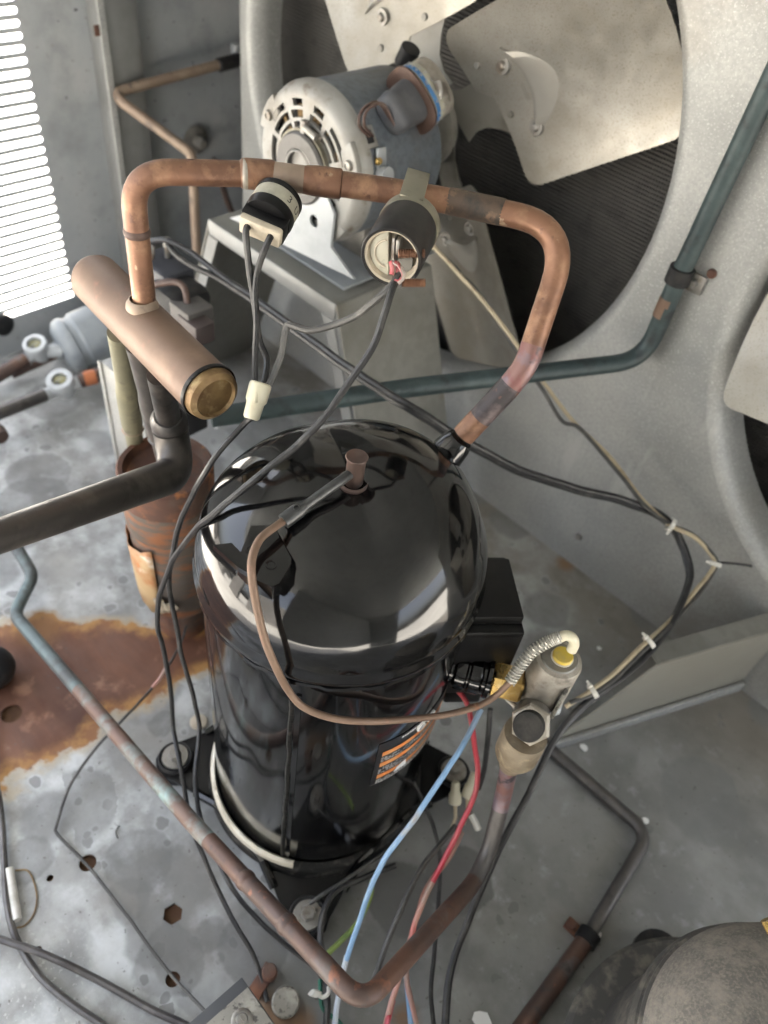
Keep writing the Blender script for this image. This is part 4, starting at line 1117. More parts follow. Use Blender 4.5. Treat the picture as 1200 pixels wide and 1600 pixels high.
# fibre flap with torn red lining
mb = MB(); q = [P(a, b, d=.4265) for a, b in ((612, 406), (622, 409), (630, 418), (634, 428), (632, 438), (624, 445), (617, 443))]
q2 = [P(a, b, d=.4245) for a, b in ((615, 411), (621, 414), (626, 421), (629, 429), (627, 436), (621, 440), (616, 438))]
V = [x for pr in zip(q, q2) for x in pr]; mb.add(V, [[2 * i, 2 * i + 1, 2 * i + 3, 2 * i + 2] for i in range(6)])
o = mb.build('fibre_flap', PINKISH, th_); sm = o.modifiers.new('t', 'SOLIDIFY'); sm.thickness = .0008
q3 = [p_ - ax * .0035 for p_ in q2]
mb = MB(); V = [x for pr in zip(q2, q3) for x in pr]; mb.add(V, [[2 * i, 2 * i + 1, 2 * i + 3, 2 * i + 2] for i in range(6)]); mb.add(q3, [list(range(7))]); o2 = mb.build('red_lining', REDBUTT, th_); sm = o2.modifiers.new('t', 'SOLIDIFY'); sm.thickness = .0004
mb = MB(); mb.tube([P(611, 409, d=.427), P(613, 418, d=.4265), P(612, 429, d=.4268)], .0014, 6); mb.build('red_edge', REDBUTT, th_)
# spring clip over the pipe
k1 = [P(a, b, d=dd) for a, b, dd in ((624, 306, .4455), (661, 316, .4440), (672, 274, .4655), (637, 264, .4670))]
mb = MB(); nrm = (k1[1] - k1[0]).cross(k1[3] - k1[0]).normalized()
if nrm.dot(EYE - k1[0]) < 0: nrm = -nrm
mb.prism(k1, nrm, .0012, bev=.0003)
e0, e1 = k1[0], k1[1]; dn = ax * .010
mb.prism([k1[0], k1[1], k1[1] - nrm * .004, k1[0] - nrm * .004], -ax, .0012)
mb.prism([k1[3], k1[2], k1[2] - nrm * .016, k1[3] - nrm * .016], ax, .0012)
mb.build('spring_clip', CLIP, th_)
mb = MB(); mb.lathe([(RT - .002, -.0035), (RT + .0004, -.0025), (RT + .0006, .0045), (RT, .006)], B_, ax, 56, a0=0, a1=360); mb.build('rear_cup', CLIP, th_)

# ================================================================ wires, one thing each
def wire(pts, r, mat, label, cat='wire', name='wire', n=7, group=None, seg=8, jit=0):
    run_on = [not isinstance(pts[i_], Vector) and (pts[i_][1] >= 1598 or pts[i_][0] < 0) for i_ in (0, -1)]
    pts = [q if isinstance(q, Vector) else (P(q[0], q[1], d=q[2]) if len(q) == 3 else P(q[0], q[1], **{q[2]: q[3]})) for q in pts]
    # leads that leave the picture run on and come to rest on the floor
    if run_on[1]:
        d_ = pts[-1] - pts[-2]; d_.z = 0; d_.normalize(); e_ = pts[-1] + d_ * .06; e_.z = min(pts[-1].z, r + .012); f_ = e_ + d_ * .09; f_.z = r + .001
        pts += [e_, f_]
    if run_on[0]:
        d_ = pts[0] - pts[1]; d_.z = 0; d_.normalize(); e_ = pts[0] + d_ * .07; e_.z = r + .002; f_ = e_ + d_ * .09; f_.z = r + .001
        pts = [f_, e_] + pts
    cpts = catmull(pts, n)
    nc = len(cpts); wob = 1 if sum((b_ - a_).length for a_, b_ in zip(cpts, cpts[1:])) > .12 else 0
    for i_, q in enumerate(cpts):      # real leads are never perfectly fair curves
        e_ = wob * min(1, i_ / 6, (nc - 1 - i_) / 6)
        q += noise.noise_vector(q * 22 + Vector((r * 3e3, 0, 0))) * (.0016 * e_) + noise.noise_vector(q * 70) * (.0004 * e_)
        q.z = max(q.z, r + .0005)
    base = min(cpts, key=lambda q: q.z).copy()
    mb = MB(); mb.tube([q - base for q in cpts], r, seg)
    o = mb.build(name, mat); o.location = base
    tag(o, label, cat, group)
    return o
CR = .0021
L1 = FACE - wd * .0068; L2 = FACE + wd * .0072
wire([L1 - ax * .003, L1 + ax * .004, (389, 415, .461), (397, 470, .470), (405, 530, .482), (417, 563, .485), (413, 600, .480)], CR, WIREB, 'left black lead hanging from cream end of pressure switch')
wire([L2 - ax * .003, L2 + ax * .003, (404, 418, .460), (399, 460, .465), (401, 500, .468), (399, 550, .474), (398, 604, .478)], CR, WIREB, 'right black lead hanging from cream end of pressure switch')
wire([P(624, 428, d=.4285), (614, 442, .427), (590, 465, .432), (555, 492, .445), (522, 508, .455), (485, 516, .462), (460, 510, .466), (449, 508, .468), (444, 525, .470), (438, 560, .476), (420, 602, .479)], .00225, WIREG, 'dusty grey wire sagging from thermostat face to cream crimp connector')
cc = thing('crimp_connector', 'cream plastic crimp connector joining three leads above compressor', 'wire connector', P(402, 626, d=.478))
a, b = P(408, 598, d=.4775), P(392, 655, d=.479)
dv = b - a
mb = MB(); mb.tube([a + dv * t for t in (0, .04, .10, .46, .50, .56, .94, 1)], [.0058, .0068, .0070, .0068, .0066, .0056, .0052, .0042], 20); body_ = mb.build('sleeve', NYLON, cc)
tagp = a + dv * .40
mb = MB(); e = dv.normalized().orthogonal(); mb.tube([tagp - RX * 0 + Vector((0, 0, .0055)) + (EYE - tagp).normalized() * .002, tagp + dv * .15 + (EYE - tagp).normalized() * .0065], .0012, 6); mb.build('seam_rib', NYLON, cc)
# two long black wires hanging at the left of the compressor
wire([b - dv * .05, (380, 664, .482), (347, 703, .484), (322, 740, .490), (300, 775, .505), (280, 815, .535), (268, 870, .575), (267, 915, .600), (272, 967, .620), (284, 1020, .640), (303, 1097, .665), (311, 1142, .672), (306, 1217, .660), (315, 1275, .640), (333, 1325, .640), (362, 1387, .630), (400, 1433, .640), (440, 1470, 'z', .020), (496, 1517, 'z', .014), (508, 1560, 'z', .008), (506, 1640, 'z', .006)], CR * .98, WIREB, 'black wire from cream crimp connector falling down left of compressor')
wire([P(623, 430, d=.430), (612, 452, .424), (598, 495, .424), (580, 545, .428), (545, 598, .434), (503, 655, .436), (460, 700, .440), on_comp(400, 746, .016), on_comp(352, 784, .007), on_comp(322, 812, .0028), (286, 850, .515), (263, 893, .560), (248, 943, .600), (245, 983, .620), (258, 1020, .640), (267, 1090, .670), (271, 1142, .680), (287, 1217, .660), (298, 1275, .635), (317, 1337, .645), (346, 1400, .640), (375, 1454, 'z', .02), (400, 1504, 'z', .008), (418, 1565, 'z', .004)], CR, WIREB, 'long black wire from thermostat face drooping over the dome and left side')
# thin wire wandering over the floor at left
wire([(345, 905, .80), (306, 945, .86), (285, 1000, .82), (262, 1040, .79), (240, 1072, .785), (200, 1115, 'z', .03), (150, 1168, 'z', .02), (112, 1225, 'z', .012), (90, 1285, 'z', .006), (91, 1305, 'z', .004), (130, 1345, 'z', .004), (182, 1412, 'z', .006), (260, 1512, 'z', .008), (290, 1550, 'z', .012), (322, 1582, 'z', .02)], .0014, WIREG, 'thin grey wire zigzagging over the pale floor at lower left')
wire([(262, 1038, .788), (250, 1060, .784), (238, 1074, .782)], .0019, WIREPINK, 'short pink insulation sleeve on thin wire over rust patch', 'sleeve', 'wire_sleeve')
# thick brown-grey cables in the lower left corner
wire([(-8, 1200, 'z', .01), (2, 1270, 'z', .008), (7, 1350, 'z', .006), (14, 1435, 'z', .006), (34, 1485, 'z', .006), (80, 1545, 'z', .006), (165, 1606, 'z', .006)], .0029, WIREBR and PIPE_GREY, 'thick grey cable bending down along the lower left edge', 'cable', 'cable')
wire([(-14, 1462, 'z', .012), (60, 1490, 'z', .013), (150, 1528, 'z', .008), (230, 1572, 'z', .006), (300, 1606, 'z', .006)], .0030, PIPE_GREY, 'thick grey cable crossing over another at lower left corner', 'cable', 'cable')
# the heavy black pair from the valve block, behind the dome, to the lower right
for k_, (dx, dy, dd, lab) in enumerate(((0, 0, 0, 'upper strand of heavy black twin cable from behind copper pipe to the right ties'), (-2, 6, .006, 'lower strand of heavy black twin cable from behind copper pipe to the right ties'))):
    st_ = [(235, 377, .735), (262, 377, .73), (300, 398, .73)] if k_ == 0 else [(262, 381, .735), (275, 400, .73), (302, 418, .728)]
    wire(st_ + [(345 + dx, 430 + dy, .725), (400 + dx, 467 + dy, .72), (500 + dx, 540 + dy, .69), (600 + dx, 608 + dy, .655), (660 + dx, 645 + dy, .65), (745 + dx, 697 + dy, .68), (820 + dx, 735 + dy, .72), (900 + dx, 761 + dy, .76), (980 + dx, 782 + dy, .785), (1037 + dx, 806 + dy, .79 + dd), (1066 + dx, 848 + dy, .785 + dd), (1078 + dx * 2, 895 + dy, .77 + dd), (1064 + dx * 3, 948 + dy, .75 + dd), (1022 + dx * 4, 1012 + dy, .725 + dd), (975 + dx * 4, 1056 + dy, .705 + dd), (915 + dx, 1098 + dy, .685), (872 + dx, 1150 + dy, .672), (825 + dx, 1240 + dy, .66), (776 + dx, 1335 + dy, .645), (738 + dx, 1425 + dy, .635), (708 + dx, 1510 + dy, .625), (694 + dx, 1620 + dy, .60)], .0029, WIREB, lab, 'cable', 'cable')
# dusty tan pair
wire([(672, 380, .80), (740, 455, .80), (800, 529, .80), (848, 598, .80), (900, 663, .80), (950, 713, .80), (1000, 776, .79), (1047, 820, .785), (1082, 838, .785), (1105, 860, .785), (1116, 884, .78), (1086, 922, .765), (1050, 967, .745), (1012, 1003, .722), (962, 1049, .70), (925, 1076, .688), (884, 1104, .68)], .0022, WIRETAN, 'tan wire from fan motor through the white ties to the service valve')
wire([(668, 376, .81), (738, 448, .81), (775, 500, .81), (835, 590, .80), (875, 655, .795), (905, 668, .795), (950, 720, .795), (1000, 782, .785), (1046, 818, .785), (1080, 833, .79), (1108, 860, .785), (1119, 884, .782), (1092, 926, .765), (1058, 966, .745), (1018, 1006, .722), (966, 1054, .70), (928, 1082, .688), (890, 1098, .68)], .0021, WIREG, 'grey wire lying along the tan wire from fan motor to the service valve')
wire([(1112, 878, .785), (1150, 881, .80), (1180, 886, .81), (1215, 898, .82)], .0013, WIREB, 'thin black wire leaving the rightmost white tie past the frame edge')
def zip_tie(px, py, d, dirpx, label, r=.0062):
    c = P(px, py, d=d); a = (P(px + dirpx[0], py + dirpx[1], d=d) - c).normalized()
    t = thing('zip_tie', label, 'cable tie', c, 'white cable ties on the wire bundle')
    mb = MB(); mb.lathe([(r, -.0022), (r + .0012, -.0022), (r + .0012, .0022), (r, .0022), (r, -.0022)], c, a, 24); mb.build('loop', WHITEPL, t)
    e = (EYE - c); e = (e - a * e.dot(a)).normalized(); s = a.cross(e)
    h = c + (e * .75 + s * .65).normalized() * (r + .002)
    mb = MB(); mb.box(h, (.0044, .0036, .0032), a, (e * .75 + s * .65).normalized().cross(a), bev=.0006); mb.box(h + s * .003 + e * .001, (.0022, .004, .0009), a, s); mb.build('head', WHITEPL, t)
zip_tie(1048, 820, .786, (1, .65), 'white cable tie highest on the right-hand bundle, where tan and black wires first meet')
zip_tie(1118, 882, .782, (-.3, 1), 'white cable tie farthest right, where thin black wire leaves the bundle', .0046)
zip_tie(1014, 1003, .724, (-1, .8), 'white cable tie on the tan pair just below the beam top', .0058)
zip_tie(926, 1080, .690, (-1, .6), 'white cable tie on right-hand bundle closest to the yellow-topped valve', .0058)
# coloured motor leads from the terminal box
wire([(712, 1075, .60), (730, 1098, .60), (738, 1130, .60), (742, 1165, .605), (746, 1205, .61), (738, 1250, .61), (715, 1302, .61), (690, 1350, .61), (676, 1378, .607)], .0022, WIRERED, 'bright red wire curving down from terminal box beside blue wire')
wire([(684, 1362, .612), (665, 1400, .605), (648, 1440, .60), (640, 1478, .594), (629, 1500, .59), (622, 1535, .588), (600, 1612, .575)], .0022, WIREPINK, 'faded pink wire hanging below the bright red wire')
wire([(614, 1562, .586), (609, 1585, .580), (602, 1612, .574)], .0022, WIRERED, 'short bright red wire end emerging below the bend of copper pipe')
wire([(752, 1108, .585), (722, 1165, .58), (685, 1225, .58), (645, 1280, .585), (612, 1325, .59), (588, 1370, .595), (567, 1425, .595), (551, 1472, .592), (541, 1500, .590)], .0022, WIREBLUE, 'blue wire sweeping down in front of compressor from terminal box')
wire([(542, 1494, .591), (535, 1530, .586), (528, 1570, .58), (522, 1620, .575)], .0022, WIREPALE, 'pale bleached wire end continuing down from blue wire')
wire([(766, 1108, .66), (763, 1150, .67), (757, 1200, .69), (748, 1232, .70)], .0024, WIREB, 'short black wire right of red wire below terminal box')
wire([(712, 1290, .675), (690, 1315, .665), (662, 1352, .65), (640, 1390, .64), (618, 1440, .63), (596, 1495, .62), (576, 1556, .60)], .0024, WIREG, 'dusty grey wire slanting to the bottom bend of copper pipe')
wire([(722, 1300, .68), (700, 1340, .665), (668, 1385, .65), (655, 1420, .64), (640, 1470, .63), (634, 1530, .62), (652, 1615, .60)], .0023, WIREPINK, 'brownish faded wire behind the pink wire')
wire([(630, 1495, .625), (636, 1540, .62), (642, 1612, .60)], .0026, WIREBLUE, 'short blue wire end below copper pipe bend', 'wire')
wire([(646, 1222, .69), (668, 1265, .69), (680, 1300, .69), (688, 1350, .68), (682, 1450, .655), (673, 1540, .63), (678, 1615, .605)], .0020, WIREB, 'thin black wire running down right of pink wires')
wire([(618, 1352, .685), (575, 1368, .675), (528, 1390, .66), (506, 1425, .645), (500, 1465, .635), (507, 1500, .63), (510, 1560, .615), (508, 1615, .60)], .0026, WIREB, 'black wire looping round the front foot of compressor')
wire([(604, 1330, .68), (540, 1375, .665), (490, 1408, .655), (462, 1440, .655)], .0017, WIREG, 'thin grey wire stretched over the front foot bolt')
wire([(582, 1376, .67), (577, 1405, .665), (560, 1440, .655), (535, 1468, .645), (512, 1490, .64)], .0023, WIREGRN, 'green and yellow wire passing behind blue wire')
wire([(500, 1530, .625), (505, 1572, .615), (525, 1592, .61), (540, 1612, .605)], .0018, WIREDGRN, 'dark green wire under white tie at bottom')
tz = thing('zip_tie', 'white cable tie round black wires at bottom near copper pipe bend', 'cable tie', P(505, 1552, d=.615), 'white cable ties on the wire bundle')
q = P(503, 1550, d=.61)
mb = MB(); mb.tube(catmull([P(492, 1548, d=.605), P(503, 1558, d=.603), P(513, 1552, d=.604), P(514, 1542, d=.612)], 6), .0017, 8); mb.build('loop', WHITEPL, tz)
mb = MB(); mb.box(P(492, 1552, d=.604), (.0065, .006, .008), RX, bev=.0012); mb.build('head', WHITEPL, tz)
# push-on connectors on the floor behind the leads
for (ax_, ay_, bx_, by_, dd, lab) in ((712, 1222, 711, 1256, .735, 'cream push-on connector standing behind red wire, left one'), (742, 1208, 730, 1246, .735, 'cream push-on connector partly behind red wire, right one')):
    a, b = P(ax_, ay_, d=dd), P(bx_, by_, d=dd)
    dv = b - a; t = thing('spade_connector', lab, 'connector', b, 'cream push-on connectors')
    mb = MB(); mb.tube([a + dv * s for s in (0, .05, .45, .55, .92, 1)], [.0034, .0042, .0046, .0062, .0064, .0056], 10); mb.build('hood', NYLON, t)
    mb = MB(); mb.tube([b, P(bx_ + 1, by_ + 22, d=dd), P(bx_ - 6, by_ + 42, d=dd - .005)], .0018, 8); mb.build('lead', WIRETAN, t)
wire([(735, 1272, .735), (742, 1284, .735), (747, 1296, .735)], .0034, WHITEPL, 'tiny white wire stub on the floor beside cream connectors', 'wire stub')

# ================================================================ probe line from the copper stub to the valve
cpn = thing('probe_line', 'thin copper probe line with black sleeve and coil spring looping across front of compressor', 'probe line', Vector((SX.x, SX.y, CAPTOP)))
a0 = Vector((SX.x, SX.y, CAPTOP + .0100))
sl_pts = [a0, on_comp(524, 757, .010), on_comp(490, 781, .007), on_comp(466, 798, .006), on_comp(443, 815, .006)]
sl_c = catmull(sl_pts, 6)
mb = MB(); mb.tube(sl_c, [.0030 + .0016 * min(1, max(0, (i / len(sl_c) - .55) * 6)) for i in range(len(sl_c))], 14); mb.build('black_sleeve', HEAT_SHRINK, cpn)
mb = MB(); mb.lathe([(.0, -.0016), (.0016, -.0008), (.0018, 0), (.0016, .001)], on_comp(463, 793, .0100), (EYE - P(463, 791, d=.44)), 14); mb.build('sleeve_pip', HEAT_SHRINK, cpn)
pr_pts = [on_comp(449, 810, .006), on_comp(426, 826, .011), on_comp(406, 843, .015), on_comp(394, 872, .018), on_comp(394, 905, .017), on_comp(402, 952, .012), on_comp(414, 1000, .011), on_comp(430, 1040, .011), on_comp(450, 1078, .012), on_comp(475, 1105, .013), on_comp(520, 1122, .014), on_comp(575, 1127, .015), on_comp(635, 1124, .016)] + PS([(695, 1117, .528), (745, 1104, .535), (776, 1086, .535), (800, 1062, .53)])
prc = catmull(pr_pts, 8)
mb = MB(); mb.tube(prc, .0023, 12); mb.build('copper_tube', COPPER_HDR, cpn)
q = P(732, 1107, d=.535); q2 = P(748, 1103, d=.535); mb = MB(); mb.tube([q, q2], .0026, 12); mb.build('bare_copper', COPPER, cpn)
sp_ = catmull(PS([(796, 1066, .53), (812, 1042, .528), (832, 1018, .526), (858, 1002, .524), (876, 995, .522)]), 40)
mb = MB(); hel = []
tot = 24
n_ = len(sp_)
for i in range(n_ * 2):
    s = i / (n_ * 2 - 1) * (n_ - 1); k = min(int(s), n_ - 2); p_ = sp_[k].lerp(sp_[k + 1], s - k); t_ = (sp_[k + 1] - sp_[k]).normalized()
    e1 = t_.cross(Vector((0, 0, 1))).normalized(); e2 = t_.cross(e1); a = 2 * math.pi * tot * i / (n_ * 2)
    hel.append(p_ + (e1 * math.cos(a) + e2 * math.sin(a)) * .0038)
mb.tube(hel, .00075, 5); mb.tube(sp_, .0026, 10); mb.build('spring', SPRING, cpn)
mb = MB(); mb.tube(catmull(PS([(872, 997, .5225), (884, 993, .5215), (894, 997, .522), (897, 1006, .526), (893, 1016, .530)]), 8), .0037, 14); mb.build('tube_end', NYLON, cpn)

# ================================================================ service valve, upright beside the fitting
VX = P(884, 1027, d=.545); VZ = VX.z; V0 = Vector((VX.x - .003, VX.y - .004, 0))
va = thing('service_valve', 'weathered metal service valve with yellow top and black hex cap right of compressor', 'valve', V0)
mb = MB(); mb.lathe([(0, VZ - .050), (.0165, VZ - .050), (.0175, VZ - .047), (.0175, VZ - .004), (.0165, VZ - .001), (.0135, VZ)], V0, seg=40); mb.build('valve_body', TIN, va)
mb = MB(); mb.lathe([(.0136, VZ - .0002), (.0125, VZ + .001), (0, VZ + .001)], V0, seg=32); mb.build('top_face', MOTORG, va)
mb = MB(); mb.lathe([(.0072, VZ), (.0074, VZ + .004), (.0068, VZ + .0048), (.0030, VZ + .005), (0, VZ + .005)], V0 + Vector((.0015, .001, 0)), seg=24); mb.build('yellow_ring', YELLOW, va)
mb = MB(); mb.lathe([(.0080, VZ), (.0082, VZ + .0015), (.0070, VZ + .002)], V0 + Vector((.0015, .001, 0)), seg=24); mb.build('ring_washer', WHITEPL, va)
# flat with tag on the right face, flange below
eb_ = (EYE - V0); eb_.z = 0; eb_.normalize(); sdv = Vector((-eb_.y, eb_.x, 0))
mb = MB(); mb.box(V0 + eb_ * .010 + sdv * .0145 + Vector((0, 0, VZ - .030)), (.014, .003, .034), eb_, sdv, bev=.0006); mb.build('stamped_flat', SPECK, va)
mb = MB(); mb.lathe([(0, VZ - .058), (.0175, VZ - .058), (.0195, VZ - .055), (.0195, VZ - .051), (.0175, VZ - .049)], V0, seg=8); mb.build('flange', BRACKET, va)
lo = Vector((V0.x, V0.y, 0))
mb = MB(); mb.lathe([(0, VZ - .082), (.0135, VZ - .082), (.0150, VZ - .078), (.0150, VZ - .057)], V0, seg=32); mb.build('lower_body', MOTORG, va)
# hex cap pointing to the viewer
ce = P(829, 1132, d=.532); cdir = (EYE - ce); cdir = (cdir.normalized() * .9 + Vector((0, -.3, .1))).normalized()
root_ = Vector((V0.x, V0.y, VZ - .068))
mb = MB(); mb.tube([root_, ce - cdir * .006], .0125, 20); mb.build('side_port', MOTORG, va)
mb = MB(); mb.lathe([(0, -.008), (.0135, -.008), (.0146, -.006), (.0146, .0005), (.0130, .0025), (.0108, .003)], ce, cdir, 6); mb.build('hex_collar', TIN, va, sharp=20)
mb = MB(); mb.lathe([(.0104, .003), (.0106, .0125), (.0098, .0140), (0, .0142)], ce, cdir, 32); mb.build('black_cap', M('dusty_cap', (.024, .023, .022), .75, 0, [((.045, .042, .038), 90, .45, .65, 6)], (300, .15), spec=.25), va)
# flare nut under it, leading to the copper pipe
n1, n2 = P(816, 1158, d=.545), P(797, 1196, d=.57)
nd = (n2 - n1).normalized(); nl = (n2 - n1).length
mb = MB(); mb.lathe([(0, -.010), (.0155, -.010), (.0160, -.004), (.0160, nl * .45), (.0140, nl * .6), (.0095, nl * .85), (.0085, nl)], n1, nd, 28); mb.build('flare_nut', M('dusty_brass_nut', (.24, .20, .145), .55, .35, [((.17, .13, .085), 60, .45, .65, 5), ((.34, .28, .19), 110, .55, .7, 4)], (350, .1)), va)
mb = MB(); q = n1 + nd * nl * .3; mb.box(q + cdir * .013 + RX * .006, (.013, .011, .004), RX, nd, bev=.0006); mb.build('nut_flat', BRASS, va)
# stub from brass nut of the fitting to the valve
fe = fo + ro * .062
mb = MB(); mb.tube([fe, fe.lerp(Vector((V0.x, V0.y, VZ - .055)), .95)], .0062, 16); mb.build('inlet_stub', MOTORG, va)
mb = MB(); mb.tube([P(792, 1092, d=.575), P(806, 1104, d=.57)], .002, 8); mb.build('small_stem', STEEL, va)

# long copper pipe from the valve, round the front of the compressor, to the left edge
lp = PS([(797, 1192, .568), (797, 1206, .575), (786, 1245, .60), (765, 1328, .612), (742, 1378, .600), (640, 1495, .525), (566, 1572, .475), (500, 1510, .505), (400, 1402, .545), (300, 1285, .605), (200, 1158, .685), (118, 1062, .745), (22, 960, .83), (52, 900, .85), (20, 845, .87), (-150, 760, .97)])
lpp = fillet([lp[0], lp[2], lp[3], lp[4], lp[6] + Vector((0, 0, 0)), lp[9], lp[12], lp[13], lp[14], lp[15]], [.05, .05, .05, .016, .3, .02, .02, .02], 10)
for q in lpp: q.z = max(q.z, .009)
ln_ = thing('copper_pipe', 'long weathered copper pipe from service valve round the front of compressor to left edge', 'copper pipe', Vector((V0.x, V0.y, 0)))
i1 = min(range(len(lpp)), key=lambda i: (lpp[i] - P(330, 1318, d=.58)).length)
i2 = min(range(len(lpp)), key=lambda i: (lpp[i] - P(785, 1255, d=.605)).length)
# split long straight runs so that the colours can change where they do
lpr = resample(lpp, .008)
def near(px, py, d): return min(range(len(lpr)), key=lambda i: (lpr[i] - P(px, py, d=d)).length)
ia, ib, ic, idd, ie = near(786, 1262, .605), near(742, 1378, .600), near(325, 1315, .59), near(130, 1075, .735), near(60, 1000, .79)
RL = .0066
cuts = [(0, ia, COPPER_BLUE), (ia, ib, PIPE_GREY), (ib, ic, COPPER_OLD), (ic, idd, COPPER_GREEN), (idd, len(lpr) - 1, M('grey_green_pipe', (.12, .155, .155), .55, .25, [((.075, .08, .08), 30, .45, .62, 5), ((.24, .33, .33), 22, .57, .68, 4)], (250, .1)))]
for a, b, mt in cuts:
    mb = MB(); mb.tube(lpr[a:b + 1], RL, 20); mb.build('tube', mt, ln_)
for px, py, d in ((376, 1370, .558), (447, 1447, .528)):
    i = near(px, py, d); q = lpr[i]; dv = (lpr[i + 1] - lpr[i - 1]).normalized()
    mb = MB(); mb.tube([q - dv * .004, q - dv * .0015, q + dv * .0015, q + dv * .004], [RL, RL + .0009, RL + .0009, RL], 20); mb.build('braze_ring', COPPER_OLD, ln_)

# pipe on the floor at the lower right, with clamp
fp_ = PS([(812, 1612, 'z', .012), (918, 1465, 'z', .010), (1014, 1303, 'z', .010), (862, 1172, 'z', .010), (800, 1120, 'z', .012)])
fr = resample(fillet(fp_, [.2, .022, .2], 8), .01)
fpt = thing('floor_pipe', 'dusty pipe lying bent on the floor at lower right with a black clamp', 'pipe', fp_[1])
k1_ = min(range(len(fr)), key=lambda i: (fr[i] - fp_[1]).length)
mb = MB(); mb.tube(fr[:k1_ + 1], .0078, 16); mb.build('wide_tube', COPPER_OLD, fpt)
mb = MB(); mb.tube(fr[k1_:], .0062, 16); mb.build('narrow_tube', COPPER_GREEN and PIPE_GREY, fpt)
q = fp_[1]; dv = (fr[k1_ + 1] - fr[k1_ - 1]).normalized()
mb = MB(); mb.lathe([(.0078, -.006), (.0100, -.0055), (.0102, .005), (.008, .006)], q, dv, 24); mb.build('clamp', RUBBER, fpt)
sdn = dv.cross(Vector((0, 0, 1))).normalized()
mb = MB(); mb.box(q - sdn * .014 + Vector((0, 0, -.005)), (.014, .012, .002), sdn, dv, bev=.0005); mb.lathe([(0, .004), (.004, .0035), (.005, 0)], q - sdn * .016 + Vector((0, 0, -.004)), (0, 0, 1), 14); mb.build('clamp_foot', RUST, fpt)
# dark green line along the fan panel
gp = [P(1225, 85, y=.672), P(1062, 430, y=.672), P(1012, 540, z=.312), P(972, 556, z=.311), P(640, 606, z=.31), P(330, 652, z=.305)]
gt = thing('liquid_line', 'dark green coated pipe coming down the fan panel and crossing behind compressor', 'pipe', gp[1])
gp[0].z = gp[0].z
gg = fillet([Vector((gp[1].x, .672, .965)), Vector((gp[0].x, .672, gp[0].z)), Vector((gp[1].x, .672, gp[1].z)), Vector((P(1014, 545, y=.672).x, .672, .318)), gp[4], gp[5]], [.2, .2, .035, .3], 10)
mb = MB(); mb.tube(gg, .0088, 18); mb.build('tube', PIPE_GREEN, gt)
q = Vector((gp[1].x, .672, gp[1].z)); 
mb = MB(); mb.lathe([(.0088, -.008), (.0116, -.0075), (.0116, .0075), (.0088, .008)], q, (0, 0, 1), 24); mb.build('clamp_cushion', RUBBER, gt)
cf = P(1085, 441, y=PY - .006)
mb = MB(); mb.box((cf.x, PY - .0065, cf.z), (.020, .003, .018), bev=.001); fo_ = mb.build('clamp_tab', STEEL, gt)
mb = MB(); mb.lathe([(0, .005), (.0035, .0045), (.0048, .002), (.0048, 0)], (cf.x, PY - .008, cf.z), (0, -1, 0), 6); mb.build('clamp_screw', STEEL, fo_)
q = P(1043, 470, y=.672); q2 = P(1032, 495, y=.672)
mb = MB(); mb.tube([Vector((gp[1].x, .672, q.z + .004)), Vector((gp[1].x, .672, q.z - .016))], .0090, 18); mb.build('bare_copper_patch', COPPER_HDR, gt)

# low partition lying on the floor at right
ba, bb = P(840, 1172, z=0), P(1215, 1053, z=0)
bdir = (bb - ba).normalized(); bb = ba + bdir * ((.6845 - ba.y) / bdir.y); bn = Vector((-bdir.y, bdir.x, 0))
if bn.y > 0: bn = -bn
pt = thing('partition_rail', 'low galvanised partition rail running from valve to fan panel at right', 'rail', ba)
H_ = .122
mb = MB(); mb.prism([ba + bdir * .004 + Vector((0, 0, .001)), bb + Vector((0, 0, .001)), bb + Vector((0, 0, H_)), ba + bdir * .10 + Vector((0, 0, H_)), ba + bdir * .05 + Vector((0, 0, .05))], -bn, .0022); mb.build('upright', M('rail_sheet', (.34, .33, .28), .45, .25, [((.29, .275, .23), 5, .4, .65, 6), ((.2, .17, .12), 16, .64, .76, 6)], (300, .05)), pt)
mb = MB(); mb.box((ba + bb) / 2 + bn * .0035 + Vector((0, 0, .0085)), ((bb - ba).length, .005, .0155), bdir, bn, bev=.001); mb.build('bottom_flange', GALV, pt)
mb = MB(); mb.box((ba + bdir * .10).lerp(bb, .5) - bn * .011 + Vector((0, 0, H_ + .001)), ((bb - ba).length - .10, .020, .002), bdir, bn); mb.build('top_flange', GALV_D, pt)

# ================================================================ behind the muffler: solenoid valve block
Q0 = P(272, 440, d=.76)
so_ = thing('solenoid_valve', 'dark solenoid valve block with brown tube loop and two threaded studs behind muffler', 'solenoid valve', Q0)
vx, vy, vz = Vector((1, 0, 0)), Vector((0, 1, 0)), Vector((0, 0, 1))
mb = MB(); mb.box(P(258, 425, d=.775), (.052, .036, .024), vx, vy, bev=.003); mb.build('coil_top', M('bluish_black_case', (.035, .037, .047), .45), so_)
mb = MB(); mb.box(P(282, 472, d=.765), (.050, .045, .040), vx, vy, bev=.009); mb.build('coil_case', RUBBER, so_)
mb = MB(); mb.box(P(300, 492, d=.745), (.032, .030, .026), vx, vy, bev=.0025); pb = mb.build('plug_body', M('dusty_dark_plug', (.09, .082, .075), .6, 0, [((.05, .045, .042), 40, .5, .7, 4)]), so_)
mb = MB(); mb.box(P(307, 512, d=.738), (.030, .022, .022), vx, vy, bev=.002); mb.build('plug_cap', M('brown_black_plug', (.05, .036, .034), .5), so_)
mb = MB(); mb.tube(catmull(PS([(222, 452, .745), (250, 443, .735), (275, 441, .732), (288, 450, .732), (292, 468, .735), (294, 488, .74)]), 8), .0033, 10); mb.build('tube_loop', WIREBR, so_)
